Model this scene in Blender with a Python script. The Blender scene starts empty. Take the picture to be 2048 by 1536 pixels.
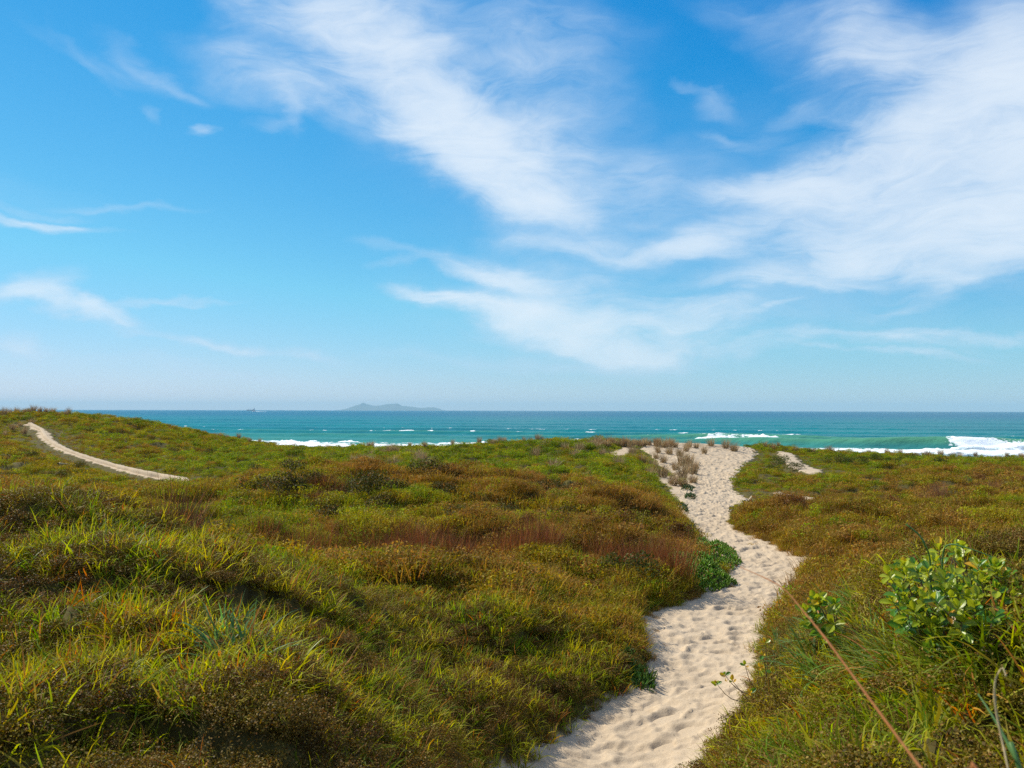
import bpy, math, random
import numpy as np
from mathutils import Matrix, Vector

random.seed(7)
RNG = np.random.default_rng(11)
SC = bpy.context.scene
COL = SC.collection
R = math.radians

# ------------------------------------------------------------------ camera
EYE = 7.0
FPX = 1774.0
cam_d = bpy.data.cameras.new('camera')
cam = bpy.data.objects.new('camera', cam_d)
COL.objects.link(cam)
cam_d.sensor_width = 36.0
cam_d.lens = 36.0 * FPX / 2048.0
cam_d.clip_start = 0.05
cam_d.clip_end = 200000.0
cam_d.dof.use_dof = True
cam_d.dof.focus_distance = 14.0
cam_d.dof.aperture_fstop = 9.0
CAM_M = (Matrix.Translation((0, 0, EYE)) @ Matrix.Rotation(R(90 + 1.711), 4, 'X')
         @ Matrix.Rotation(0.0021, 4, 'Z'))
cam.matrix_world = CAM_M
SC.camera = cam
CM = np.array(CAM_M.to_3x3())


def ray(px, py):
    d = CM @ np.array([(px - 1024.0) / FPX, -(py - 768.0) / FPX, -1.0])
    return d / d[1]


def at(px, py, Y):
    """world point seen at photo pixel (px, py) at distance Y in front of the camera"""
    d = ray(px, py) * Y
    return np.array([d[0], d[1], d[2] + EYE])


# ------------------------------------------------------------------ light
SUN_AZ = R(-58)      # measured from +Y (view direction) towards +X
SUN_EL = R(43)
world = bpy.data.worlds.new('World')
SC.world = world
world.use_nodes = True
SKY_STRENGTH = 0.085
SUN_DIR = Vector((math.sin(SUN_AZ) * math.cos(SUN_EL), math.cos(SUN_AZ) * math.cos(SUN_EL), math.sin(SUN_EL)))
sun_d = bpy.data.lights.new('sun', 'SUN')
sun_d.energy = 5.0
sun_d.angle = R(0.53)
sun_d.color = (1.0, 0.92, 0.77)
sun = bpy.data.objects.new('sun', sun_d)
sun.rotation_euler = (-SUN_DIR).to_track_quat('-Z', 'Y').to_euler()
sun.location = (-60, 40, 80)
COL.objects.link(sun)
vs = SC.view_settings
vs.view_transform = 'Standard'
vs.look = 'None'
vs.exposure = 0.28
vs.gamma = 1.0
vs.use_curve_mapping = False
SC.cycles.max_bounces = 6
SC.cycles.diffuse_bounces = 3
SC.cycles.glossy_bounces = 2
SC.cycles.transmission_bounces = 4
SC.cycles.transparent_max_bounces = 8
SC.cycles.sample_clamp_indirect = 4.0
SC.cycles.use_adaptive_sampling = True
SC.cycles.adaptive_threshold = 0.01
SC.cycles.use_denoising = False


class NT:
    """small helper to write node trees"""
    def __init__(self, tree):
        self.t = tree
        tree.nodes.clear()

    def n(self, kind, **kw):
        nd = self.t.nodes.new(kind)
        for k, v in kw.items():
            setattr(nd, k, v)
        return nd

    def put(self, sock, v):
        if isinstance(v, bpy.types.NodeSocket):
            self.t.links.new(v, sock)
        else:
            sock.default_value = v

    def math(self, op, a, b=0.0, c=0.0, clamp=False):
        nd = self.n('ShaderNodeMath', operation=op, use_clamp=clamp)
        self.put(nd.inputs[0], a)
        self.put(nd.inputs[1], b)
        self.put(nd.inputs[2], c)
        return nd.outputs[0]

    def vmath(self, op, a, b=(0, 0, 0), scale=None):
        nd = self.n('ShaderNodeVectorMath', operation=op)
        self.put(nd.inputs[0], a)
        self.put(nd.inputs[1], b)
        if scale is not None:
            self.put(nd.inputs['Scale'], scale)
        return nd.outputs['Value'] if op in ('LENGTH', 'DOT_PRODUCT', 'DISTANCE') else nd.outputs[0]

    def xyz(self, x, y, z=0.0):
        nd = self.n('ShaderNodeCombineXYZ')
        self.put(nd.inputs[0], x)
        self.put(nd.inputs[1], y)
        self.put(nd.inputs[2], z)
        return nd.outputs[0]

    def sep(self, v):
        nd = self.n('ShaderNodeSeparateXYZ')
        self.put(nd.inputs[0], v)
        return nd.outputs

    def noise(self, vec, scale, detail=4.0, rough=0.55, dist=0.0, color=False, lac=2.0):
        nd = self.n('ShaderNodeTexNoise')
        self.put(nd.inputs['Vector'], vec)
        nd.inputs['Scale'].default_value = scale
        nd.inputs['Detail'].default_value = detail
        nd.inputs['Roughness'].default_value = rough
        nd.inputs['Lacunarity'].default_value = lac
        nd.inputs['Distortion'].default_value = dist
        return nd.outputs['Color'] if color else nd.outputs['Fac']

    def map(self, v, a, b, c=0.0, d=1.0, smooth=True):
        nd = self.n('ShaderNodeMapRange')
        nd.interpolation_type = 'SMOOTHSTEP' if smooth else 'LINEAR'
        self.put(nd.inputs['Value'], v)
        for k, x in zip(('From Min', 'From Max', 'To Min', 'To Max'), (a, b, c, d)):
            self.put(nd.inputs[k], x)
        return nd.outputs[0]

    def mix(self, fac, a, b, blend='MIX'):
        nd = self.n('ShaderNodeMix', data_type='RGBA', blend_type=blend)
        self.put(nd.inputs[0], fac)
        self.put(nd.inputs[6], a)
        self.put(nd.inputs[7], b)
        return nd.outputs[2]


# -------- the sky: Nishita daylight with high cirrus drawn by noise
def build_sky():
    T = NT(world.node_tree)
    out = T.n('ShaderNodeOutputWorld')
    bg = T.n('ShaderNodeBackground')
    bg.inputs['Strength'].default_value = SKY_STRENGTH
    sky = T.n('ShaderNodeTexSky', sky_type='NISHITA')
    sky.sun_disc = False
    sky.sun_elevation = SUN_EL
    sky.sun_rotation = SUN_AZ
    sky.altitude = 10
    sky.air_density = 1.0
    sky.dust_density = 0.0
    sky.ozone_density = 6.0
    geo = T.n('ShaderNodeTexCoord').outputs['Generated']
    x, y, z = T.sep(geo)[:3]
    # camera-style grading of the daylight: deeper, more saturated blue
    sc = T.n('ShaderNodeSeparateColor')
    T.put(sc.inputs[0], sky.outputs[0])
    r_, g_, b_ = sc.outputs[:3]
    cc = T.n('ShaderNodeCombineColor')
    T.put(cc.inputs[0], T.math('MAXIMUM', T.math('MULTIPLY_ADD', r_, 1.02, -1.2), T.math('MULTIPLY', r_, 0.10)))
    T.put(cc.inputs[1], T.math('SUBTRACT', T.math('MULTIPLY', g_, 1.15), T.math('MULTIPLY', T.math('MAXIMUM', T.math('SUBTRACT', g_, 5.4), 0.0), 0.7)))
    T.put(cc.inputs[2], T.math('MULTIPLY', T.math('POWER', T.math('MULTIPLY', b_, 0.1), 0.5), 10.0))
    base = cc.outputs[0]
    az = T.math('ARCTAN2', x, y)
    el = T.math('ARCSINE', z)
    p = T.xyz(az, el)
    # domain warp, at three sizes, stretched along the wind
    st = T.vmath('MULTIPLY', p, (1.0, 1.9, 1.0))
    w1 = T.vmath('SUBTRACT', T.noise(st, 5.0, 3.0, 0.5, color=True), (0.5, 0.5, 0.5))
    w2 = T.vmath('SUBTRACT', T.noise(st, 17.0, 5.0, 0.6, color=True), (0.5, 0.5, 0.5))
    q = T.vmath('ADD', p, T.vmath('MULTIPLY', w1, (0.12, 0.075, 0)))
    q = T.vmath('ADD', q, T.vmath('MULTIPLY', w2, (0.05, 0.028, 0)))

    def azel(px, py):
        d = ray(px, py)
        d = d / np.linalg.norm(d)
        return math.atan2(d[0], d[1]), math.asin(d[2])

    total = None
    for k_, (px, py, rx, ry, ang, wt) in enumerate(CLOUDS):
        if k_ and k_ % 6 == 0:      # keeps the node stack short
            q = T.vmath('ADD', q, T.vmath('SCALE', (1e-9, 1e-9, 0), scale=total))
        wt *= (1.25 if wt > 0.3 else 0.95) * (0.72 if rx < 75 and ry < 25 else 1.0) * (0.76 if px > 1580 and py < 540 else 0.88 if py < 450 and px > 480 else 1.12 if py > 520 and px > 780 else 1.0)
        a, e = azel(px, py)
        k = 1.0 / FPX
        mp = T.n('ShaderNodeMapping', vector_type='TEXTURE')
        T.put(mp.inputs['Vector'], q)
        mp.inputs['Location'].default_value = (a, e, 0)
        mp.inputs['Rotation'].default_value = (0, 0, -R(ang))
        mp.inputs['Scale'].default_value = (rx * k * 1.45, ry * k * 1.5, 1)
        ln = T.vmath('LENGTH', mp.outputs[0])
        v = T.map(ln, 1.15, 0.1, 0.0, wt)
        total = v if total is None else T.math('ADD', total, v)
    # unseen part of the sky: cirrus goes on, made fuller to whiten ambient light
    cp = T.vmath('SCALE', geo, scale=T.math('DIVIDE', 1.0, T.math('ADD', T.math('MAXIMUM', z, 0.0), 0.25)))
    far = T.map(T.noise(cp, 1.3, 4.0, 0.5), 0.38, 0.62, 0.0, 1.2)
    out_az = T.map(T.math('ABSOLUTE', az), 0.62, 0.95)
    out_el = T.map(el, 0.50, 0.75)
    total = T.math('ADD', total, T.math('MULTIPLY', far, T.math('MAXIMUM', out_az, out_el)))
    total = T.math('MINIMUM', total, 1.5)
    # fibres: two directions of streaks, blended from left to right
    fwarp = T.vmath('ADD', p, T.vmath('MULTIPLY', w1, (0.10, 0.10, 0)))
    m1 = T.n('ShaderNodeMapping', vector_type='POINT')
    T.put(m1.inputs['Vector'], fwarp)
    m1.inputs['Rotation'].default_value = (0, 0, R(28))
    m1.inputs['Scale'].default_value = (1.0, 3.6, 1)
    f1 = T.noise(m1.outputs[0], 12.0, 12.0, 0.66, 0.6)
    m2 = T.n('ShaderNodeMapping', vector_type='POINT')
    T.put(m2.inputs['Vector'], fwarp)
    m2.inputs['Rotation'].default_value = (0, 0, R(-9))
    m2.inputs['Scale'].default_value = (1.0, 4.6, 1)
    f2 = T.noise(m2.outputs[0], 10.0, 12.0, 0.66, 0.6)
    side = T.map(T.math('ADD', az, T.math('MULTIPLY', el, -0.45)), -0.10, 0.10)
    fm = T.n('ShaderNodeMix', data_type='FLOAT')
    T.put(fm.inputs[0], side)
    T.put(fm.inputs[2], f1)
    T.put(fm.inputs[3], f2)
    fib = T.map(fm.outputs[0], 0.30, 0.70, 0.0, 1.0, smooth=False)
    big = T.noise(st, 6.5, 6.0, 0.55)
    # thin parts keep the streaks, thick parts fill up
    tex = T.math('ADD', T.math('MULTIPLY', fib, 0.55), T.math('MULTIPLY', T.map(big, 0.3, 0.7), 0.45))
    dens = T.math('MULTIPLY', total, T.math('MULTIPLY_ADD', tex, T.map(total, 0.3, 1.2, 1.9, 1.15), T.map(total, 0.3, 1.2, 0.05, 0.42)))
    cov = T.math('MULTIPLY', T.math('SUBTRACT', 1.0, T.math('EXPONENT', T.math('MULTIPLY', dens, -1.25))), 0.93)
    cov = T.math('MULTIPLY', cov, T.map(el, -0.01, 0.05))
    # sunlit ice cloud, a little bluer where it is thin
    cloud = T.mix(T.map(cov, 0.2, 0.9), (6.0, 7.5, 9.2, 1), (8.2, 9.0, 9.8, 1))
    final = T.mix(cov, base, cloud)
    T.put(bg.inputs['Color'], final)
    T.t.links.new(bg.outputs[0], out.inputs['Surface'])


# photo pixel centre, radii in photo pixels, tilt, weight
CLOUDS = [
    (1200, 620, 330, 90, 5, .20), (1720, 610, 330, 100, 0, .10), (1650, 420, 420, 190, 0, .16), (980, 250, 330, 170, 38, .14),
    (600, 10, 150, 60, 20, .40), (700, 60, 190, 70, 25, .45), (540, 150, 120, 40, 14, .34), (650, 170, 150, 45, 22, .36), (790, 120, 170, 70, 34, .48),
    (880, 215, 170, 75, 42, .52), (820, 210, 90, 40, 42, .30), (960, 310, 160, 75, 36, .55), (910, 320, 90, 45, 40, .34), (1020, 385, 150, 55, 22, .52), (1040, 300, 150, 80, 30, .40),
    (1100, 250, 190, 100, 38, .26), (1190, 320, 140, 70, 25, .22), (960, 50, 260, 70, 10, .22), (1120, 120, 130, 90, 40, .16), (1100, 425, 190, 32, 10, .34), (860, 70, 110, 50, 30, .22), (1240, 370, 110, 40, 20, .18),
    (1730, 60, 70, 60, 60, .42), (1790, 130, 110, 45, 20, .36), (1880, 130, 170, 80, 12, .42), (2010, 40, 110, 90, 0, .42), (1960, 210, 190, 90, -8, .5), (2040, 180, 120, 120, 0, .4),
    (1850, 270, 170, 60, -16, .45), (1720, 310, 190, 48, -18, .50), (1620, 340, 160, 26, -6, .40), (1800, 370, 230, 70, 0, .52), (1980, 350, 200, 90, 0, .42), (1640, 400, 130, 48, 10, .42), (1760, 450, 190, 55, 6, .50),
    (1900, 480, 190, 52, -6, .5), (1700, 500, 170, 34, 14, .40), (1820, 530, 110, 26, 10, .34), (2000, 455, 140, 50, -6, .38),
    (1540, 375, 120, 40, 0, .10), (1560, 25, 140, 34, 8, .24), (1620, 80, 80, 40, 10, .16), (1660, 125, 60, 12, -16, .22),
    (1230, 496, 190, 22, 2, .36), (1400, 490, 160, 24, -6, .42), (1420, 455, 80, 22, -8, .40), (1100, 490, 110, 18, 4, .26), (1560, 548, 150, 22, -3, .46), (1640, 570, 110, 10, 4, .30), (1490, 520, 110, 12, 0, .22),
    (1380, 350, 130, 60, 10, .12), (1340, 410, 160, 32, 5, .12),
    (940, 545, 100, 16, 18, .44), (1040, 570, 120, 30, 16, .46), (1120, 560, 110, 26, 8, .36), (860, 595, 80, 12, 8, .46), (930, 615, 120, 20, 12, .50), (1040, 640, 150, 30, 14, .50), (1130, 625, 100, 24, 0, .34),
    (1300, 605, 70, 10, 4, .34), (1340, 640, 130, 26, -2, .46), (1410, 660, 70, 22, -8, .40), (1230, 660, 170, 26, 4, .42), (1150, 695, 180, 20, 8, .38), (1350, 700, 170, 16, -2, .34), (1060, 730, 220, 14, 4, .24), (1270, 725, 120, 14, 0, .26),
    (1000, 515, 200, 14, 3, .14), (425, 252, 26, 9, 2, .46), (418, 262, 30, 8, -4, .30), (290, 208, 16, 14, 40, .24), (560, 245, 46, 12, 8, .26), (590, 215, 16, 40, -20, .22), (780, 522, 60, 9, -14, .28), (770, 490, 60, 10, 6, .18),
    (1450, 190, 46, 14, -14, .24), (1470, 205, 30, 14, 10, .16), (1400, 178, 46, 8, 8, .24), (1495, 265, 60, 14, 5, .24), (1440, 255, 50, 9, 10, .2), (1610, 225, 60, 14, -6, .26), (1690, 222, 40, 18, 10, .24),
    (80, 456, 120, 11, 2, .44), (150, 458, 50, 7, 4, .34), (90, 425, 80, 9, 3, .24), (30, 585, 80, 18, -16, .44), (110, 612, 110, 15, 8, .46), (190, 628, 70, 16, 12, .46), (240, 640, 30, 14, 30, .26),
    (310, 606, 110, 6, -6, .34), (30, 675, 60, 13, 8, .42), (80, 690, 60, 9, 10, .28), (400, 680, 130, 9, 5, .38), (480, 684, 60, 10, 2, .36), (610, 694, 50, 9, 8, .30), (660, 704, 60, 7, 8, .22), (260, 415, 90, 7, -4, .18),
    (330, 722, 110, 8, 2, .16), (420, 745, 300, 10, 5, .16), (600, 765, 260, 9, 5, .14), (220, 115, 120, 12, 12, .15), (300, 118, 80, 16, 20, .18), (160, 98, 60, 9, 30, .12), (350, 145, 76, 10, 16, .16), (60, 380, 140, 30, 10, .06),
    (1960, 535, 130, 26, -20, .36), (1880, 585, 90, 12, -16, .30), (2030, 520, 60, 30, -20, .26), (1880, 660, 180, 8, 2, .36), (1780, 672, 110, 10, 4, .28), (1770, 697, 130, 7, 3, .32), (1610, 664, 60, 8, -4, .34), (1560, 680, 80, 7, -3, .24),
    (1535, 622, 46, 6, -16, .30), (1470, 588, 36, 7, 3, .30), (1850, 610, 110, 8, -10, .16), (2040, 150, 90, 200, 0, .2), (2120, 400, 120, 120, 0, .5),
]
build_sky()
world.cycles.sampling_method = 'MANUAL'
world.cycles.sample_map_resolution = 512

# ------------------------------------------------------------------ numeric helpers
def _hash(ix, iy, seed):
    h = (ix.astype(np.int64) * 374761393 + iy.astype(np.int64) * 668265263 + seed * 144665) & 0x7fffffff
    h = ((h ^ (h >> 13)) * 1274126177) & 0x7fffffff
    return h ^ (h >> 16)


def perlin(x, y, seed=0):
    x = np.asarray(x, float)
    y = np.asarray(y, float)
    ix = np.floor(x)
    iy = np.floor(y)
    fx = x - ix
    fy = y - iy

    def g(dx, dy):
        a = (_hash(ix + dx, iy + dy, seed) % 4096) * (2 * np.pi / 4096)
        return np.cos(a) * (fx - dx) + np.sin(a) * (fy - dy)
    u = fx * fx * fx * (fx * (fx * 6 - 15) + 10)
    v = fy * fy * fy * (fy * (fy * 6 - 15) + 10)
    a = g(0, 0) * (1 - u) + g(1, 0) * u
    b = g(0, 1) * (1 - u) + g(1, 1) * u
    return (a * (1 - v) + b * v) * 1.5


def fbm(x, y, seed=0, octv=4, gain=0.5):
    s = 0.0
    a = 1.0
    tot = 0.0
    for k in range(octv):
        s = s + a * perlin(x * 2 ** k + 17.3 * k, y * 2 ** k - 9.1 * k, seed + k)
        tot += a
        a *= gain
    return s / tot


def cells(x, y, seed, ang=0.0, stretch=1.0):
    """signed-ish distance to the nearest jittered cell point (dimples, hummocks), plus that cell's random value"""
    ix = np.floor(x)
    iy = np.floor(y)
    best = np.full(np.shape(x), 9.0)
    val = np.zeros(np.shape(x))
    for dx in (-1, 0, 1):
        for dy in (-1, 0, 1):
            h = _hash(ix + dx, iy + dy, seed)
            jx = ix + dx + (h % 1024) / 1024.0
            jy = iy + dy + ((h // 1024) % 1024) / 1024.0
            rv = ((h // 7) % 997) / 997.0
            a = ang + (rv - 0.5) * 1.6
            ex = (x - jx) * np.cos(a) + (y - jy) * np.sin(a)
            ey = (-(x - jx) * np.sin(a) + (y - jy) * np.cos(a)) / stretch
            d = np.sqrt(ex * ex + ey * ey) / (0.55 + 0.6 * rv)
            m = d < best
            best = np.where(m, d, best)
            val = np.where(m, rv, val)
    return best, val


def sstep(a, b, x):
    t = np.clip((x - a) / (b - a), 0, 1)
    return t * t * (3 - 2 * t)


def seg_dist(x, y, poly, closed=True):
    """distance to a polyline, and whether inside (for a closed one)"""
    n = len(poly)
    d2 = np.full(x.shape, 1e18)
    inside = np.zeros(x.shape, bool)
    for i in range(n if closed else n - 1):
        ax, ay = poly[i]
        bx, by = poly[(i + 1) % n]
        ex, ey = bx - ax, by - ay
        L = ex * ex + ey * ey + 1e-12
        t = np.clip(((x - ax) * ex + (y - ay) * ey) / L, 0, 1)
        d2 = np.minimum(d2, (x - ax - t * ex) ** 2 + (y - ay - t * ey) ** 2)
        if closed:
            c = ((ay > y) != (by > y))
            with np.errstate(divide='ignore', invalid='ignore'):
                xi = ax + (y - ay) * ex / (ey if abs(ey) > 1e-12 else 1e-12)
            inside ^= c & (x < xi)
    return np.sqrt(d2), inside


def make_mesh(name, verts, faces, mats, attrs=None, smooth=False, mat_idx=None):
    """verts (n,3), faces (m,3) or (m,4) int array -> mesh datablock"""
    me = bpy.data.meshes.new(name)
    verts = np.asarray(verts, np.float32)
    faces = np.asarray(faces, np.int32)
    k = faces.shape[1]
    me.vertices.add(len(verts))
    me.vertices.foreach_set('co', verts.ravel())
    me.loops.add(faces.size)
    me.loops.foreach_set('vertex_index', faces.ravel())
    me.polygons.add(len(faces))
    me.polygons.foreach_set('loop_start', np.arange(0, faces.size, k, dtype=np.int32))
    me.polygons.foreach_set('loop_total', np.full(len(faces), k, np.int32))
    if smooth:
        me.polygons.foreach_set('use_smooth', np.ones(len(faces), bool))
    for m in (mats if isinstance(mats, (list, tuple)) else [mats]):
        me.materials.append(m)
    if mat_idx is not None:
        me.polygons.foreach_set('material_index', np.asarray(mat_idx, np.int32))
    for an, av in (attrs or {}).items():
        av = np.asarray(av, np.float32)
        if av.ndim == 1:
            me.attributes.new(an, 'FLOAT', 'POINT').data.foreach_set('value', av)
        elif av.shape[1] == 3:
            me.attributes.new(an, 'FLOAT_VECTOR', 'POINT').data.foreach_set('vector', av.ravel())
        else:
            me.attributes.new(an, 'FLOAT_COLOR', 'POINT').data.foreach_set('color', av.ravel())
    me.update(calc_edges=True)
    return me


def link(name, me, parent=None, **props):
    o = bpy.data.objects.new(name, me)
    COL.objects.link(o)
    if parent is not None:
        o.parent = parent
    for k, v in props.items():
        o[k] = v
    return o


def thing(name, label, cat, loc=(0, 0, 0), rz=0.0, scale=1.0, group=None):
    o = bpy.data.objects.new(name, None)
    COL.objects.link(o)
    o.empty_display_size = 0.1
    o.location = [float(c) for c in loc]
    o.rotation_euler = (0, 0, rz)
    o.scale = (scale,) * 3
    o['label'] = label
    o['category'] = cat
    if group:
        o['group'] = group
    return o


def dup(root, loc, rz, scale, label, group=None):
    """copy of a thing with its parts and sub-parts"""
    def cp(o, par):
        c = o.copy()
        COL.objects.link(c)
        if par is not None:
            c.parent = par
        for ch in KIDS.get(o.name, []):
            cp(ch, c)
        return c
    KIDS = {}
    for ch in root.children_recursive:
        KIDS.setdefault(ch.parent.name, []).append(ch)
    c = cp(root, None)
    c.location = [float(v) for v in loc]
    c.rotation_euler = (0, 0, rz)
    c.scale = (scale,) * 3
    c['label'] = label
    if group:
        c['group'] = group
    return c


def grid_faces(nr, nc):
    i = np.arange((nr - 1) * nc).reshape(nr - 1, nc)[:, :-1].ravel()
    return np.stack([i, i + 1, i + nc + 1, i + nc], 1)


# ------------------------------------------------------------------ the lie of the land
GP = [  # photo pixel and distance of bare ground points
    # mound in front, left of the path
    (0, 1536, 4.2), (300, 1536, 4.6), (600, 1536, 5.2), (880, 1566, 6.2), (1020, 1570, 7.2),
    (0, 1330, 5.8), (300, 1330, 6.5), (600, 1350, 7.2), (880, 1385, 8.4), (1090, 1452, 9.0), (1215, 1354, 10.6),
    (0, 1095, 9.0), (130, 1090, 9.3), (300, 1145, 10.0), (600, 1215, 11.0), (880, 1240, 12.2), (1180, 1240, 13.2), (1275, 1300, 11.6),
    (-500, 1100, 8.6), (-500, 1500, 4.0),
    # hollow behind it with the rushes
    (0, 1115, 12.2), (150, 1140, 13.0), (400, 1180, 14.4), (650, 1182, 15.2), (800, 1168, 15.8), (1000, 1172, 15.9), (1200, 1172, 16.0), (1330, 1150, 17.0),
    # middle hill
    (480, 998, 24.6), (600, 969, 25.2), (760, 984, 24.6), (900, 1006, 24.0), (1050, 1021, 23.8), (1200, 1056, 22.6), (1340, 1092, 21.2),
    (300, 1066, 19.6), (600, 1076, 20.0), (900, 1092, 19.2), (1100, 1108, 18.8), (300, 1042, 23), (400, 1024, 24), (620, 1026, 22.6), (750, 1040, 22.0), (1000, 1062, 21.2),
    # valley and back field
    (300, 1002, 32), (360, 1004, 32), (420, 1003, 33), (340, 992, 36), (420, 994, 36), (500, 990, 35),
    (0, 1004, 27), (120, 1004, 29), (0, 944, 42), (210, 962, 40), (405, 973, 40), (600, 975, 38), (900, 981, 36), (1200, 990, 32), (1320, 1020, 28),
    (900, 940, 44), (1200, 940, 42), (700, 930, 50),
    (600, 901, 66), (600, 916, 56), (900, 898, 66), (1100, 887, 64), (1200, 885, 62), (760, 900, 67),
    # crest dune with sand
    (1290, 884, 58), (1400, 886, 60), (1478, 891, 60), (1500, 905, 58), (1330, 930, 48), (1390, 920, 50), (1420, 960, 40),
    # the path
    (1430, 1000, 31.5), (1425, 1050, 24.8), (1490, 1090, 21.2), (1545, 1120, 19.0), (1500, 1180, 15.8), (1420, 1230, 13.9),
    (1400, 1330, 11.1), (1330, 1430, 9.4), (1200, 1536, 8.0), (1330, 1536, 8.0),
    # left hill by the sea
    (0, 826, 74), (130, 826, 74), (280, 843, 72), (330, 857, 70), (450, 890, 68), (520, 901, 68),
    (85, 850, 68), (100, 880, 60), (250, 908, 56), (100, 925, 46), (0, 885, 56), (400, 936, 50), (200, 935, 48), (320, 958, 44),
    (-300, 826, 74), (-300, 950, 40), (-700, 830, 74),
    # right field
    (1545, 908, 57), (1600, 906, 62), (1750, 912, 66), (1900, 920, 66), (2048, 924, 66), (1560, 945, 45), (1700, 960, 40), (2000, 965, 40), (1490, 975, 38),
    (1700, 1045, 25), (2000, 1045, 24), (1680, 1115, 18.5), (1900, 1115, 17), (2048, 1120, 15.5), (1620, 1190, 15.4), (1560, 1010, 31), (2400, 1045, 24), (2400, 925, 66),
    # bank on the right
    (1545, 1300, 11.4), (1490, 1430, 8.8), (1425, 1536, 7.5), (1530, 1536, 5.6), (1610, 1500, 5.3), (1760, 1500, 3.9), (2048, 1536, 2.9),
    (1650, 1370, 6.0), (1900, 1370, 3.9), (2048, 1320, 3.7), (1800, 1275, 5.0), (2048, 1225, 5.0), (1800, 1250, 8.5), (2048, 1215, 9.0), (2500, 1300, 3.7), (2500, 1230, 9),
]
gp = [at(*p) for p in GP]
gp += [np.array(v, float) for v in [
    (0, 0, EYE - 1.65), (0, 3, EYE - 1.95), (0, -8, EYE - 1.5), (-5, 0, EYE - 1.3), (5, 0, EYE - 1.2), (-12, -6, EYE - 1.2), (14, -6, EYE - 1.2),
    (-20, 8, EYE - 1.0), (22, 8, EYE - 1.9)]]
for xx in (-150, -90, -45, 0, 45, 90, 150):
    lift = 1.5 if xx < -30 else 0.0
    gp += [np.array((xx, 84 - (0.12 * xx if xx > 0 else 0), 2.7 + lift)), np.array((xx, 102 - 0.2 * xx * (xx > 0), 1.6 + lift * .3)), np.array((xx, 150, -0.9)), np.array((xx, 190, -2.8))]
gp = np.array(gp)


def warp(x, y):
    return np.stack([x / (np.maximum(y, -9.0) + 14.0) * 3.2, np.log(np.maximum(y, -9.0) + 14.0) * 3.0], -1)


_c = warp(gp[:, 0], gp[:, 1])


def _k(r2):
    return 0.5 * r2 * np.log(r2 + 1e-9)


_n = len(gp)
_A = np.zeros((_n + 3, _n + 3))
_A[:_n, :_n] = _k(((_c[:, None] - _c[None]) ** 2).sum(-1)) + np.eye(_n) * 2e-3
_A[:_n, _n] = 1
_A[:_n, _n + 1:] = _c
_A[_n:, :_n] = _A[:_n, _n:].T
_w = np.linalg.solve(_A, np.concatenate([gp[:, 2], np.zeros(3)]))


def base_z(x, y):
    x = np.asarray(x, float)
    y = np.asarray(y, float)
    sh = x.shape
    p = warp(x.ravel(), y.ravel())
    out = np.empty(len(p))
    for s in range(0, len(p), 40000):
        q = p[s:s + 40000]
        r2 = ((q[:, None, :] - _c[None]) ** 2).sum(-1)
        out[s:s + 40000] = _k(r2) @ _w[:_n] + _w[_n] + q @ _w[_n + 1:]
    return out.reshape(sh)


_ys = np.concatenate([np.arange(1.5, 20, 0.06), np.arange(20, 110, 0.2)])


def hit(px, py, zf=None):
    """ground point that the photo shows at a pixel"""
    d = ray(px, py)
    z = (zf or base_z)(d[0] * _ys, _ys)
    below = (EYE + d[2] * _ys) < z
    k = int(np.argmax(below)) if below.any() else len(_ys) - 1
    Y = _ys[k]
    if k > 0 and below.any():
        y0, y1 = _ys[k - 1], _ys[k]
        for _ in range(12):
            m = (y0 + y1) / 2
            if EYE + d[2] * m < float((zf or base_z)(np.array([d[0] * m]), np.array([m]))[0]):
                y1 = m
            else:
                y0 = m
        Y = y1
    return np.array([d[0] * Y, Y, EYE + d[2] * Y])


# edges of the bare sand, as the photo shows them
PATH_L = [(800, 1780), (900, 1680), (985, 1580), (1010, 1536), (1085, 1490), (1150, 1450), (1200, 1410), (1262, 1372), (1300, 1340), (1302, 1305), (1292, 1265), (1292, 1222), (1350, 1206), (1402, 1190), (1412, 1172), (1462, 1166),
          (1456, 1142), (1440, 1132), (1475, 1126), (1466, 1108), (1430, 1092), (1398, 1074), (1390, 1055), (1372, 1032), (1368, 1012), (1378, 985), (1385, 968), (1362, 950), (1330, 935), (1310, 915), (1300, 900), (1292, 886)]
PATH_R = [(1300, 1780), (1330, 1680), (1370, 1580), (1392, 1536), (1432, 1480), (1470, 1425), (1500, 1350), (1512, 1300), (1530, 1262), (1545, 1218), (1588, 1190), (1600, 1165), (1590, 1142), (1640, 1118), (1600, 1108), (1555, 1096), (1525, 1075), (1485, 1062),
          (1462, 1045), (1455, 1022), (1490, 996), (1478, 985), (1455, 970), (1462, 950), (1478, 930), (1500, 915), (1508, 902), (1490, 893)]
PL = np.array([hit(*p)[:2] for p in PATH_L])
PR = np.array([hit(*p)[:2] for p in PATH_R])
TRAIL = [(60, 850), (84, 862), (92, 878), (112, 892), (140, 906), (180, 920), (225, 934), (270, 947), (320, 958), (365, 967), (405, 974)]
TR = np.array([hit(*p)[:2] for p in TRAIL[:-1]] + [np.array((-14.3, 39.6))])
PATCHES = [  # bare sand scars
    [(1560, 904), (1578, 907), (1602, 928), (1642, 944), (1624, 949), (1590, 937), (1570, 920)],
    [(1552, 986), (1590, 994), (1656, 1002), (1652, 1013), (1606, 1012), (1576, 1002)],
    [(1200, 916), (1235, 898), (1262, 886), (1285, 884), (1262, 894), (1248, 906), (1232, 912)],
    [(1285, 890), (1310, 888), (1312, 912), (1290, 900)],
    [(1310, 945), (1345, 950), (1380, 985), (1375, 1010), (1340, 970)],
]
PT = [np.array([hit(*p)[:2] for p in q]) for q in PATCHES]
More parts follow.
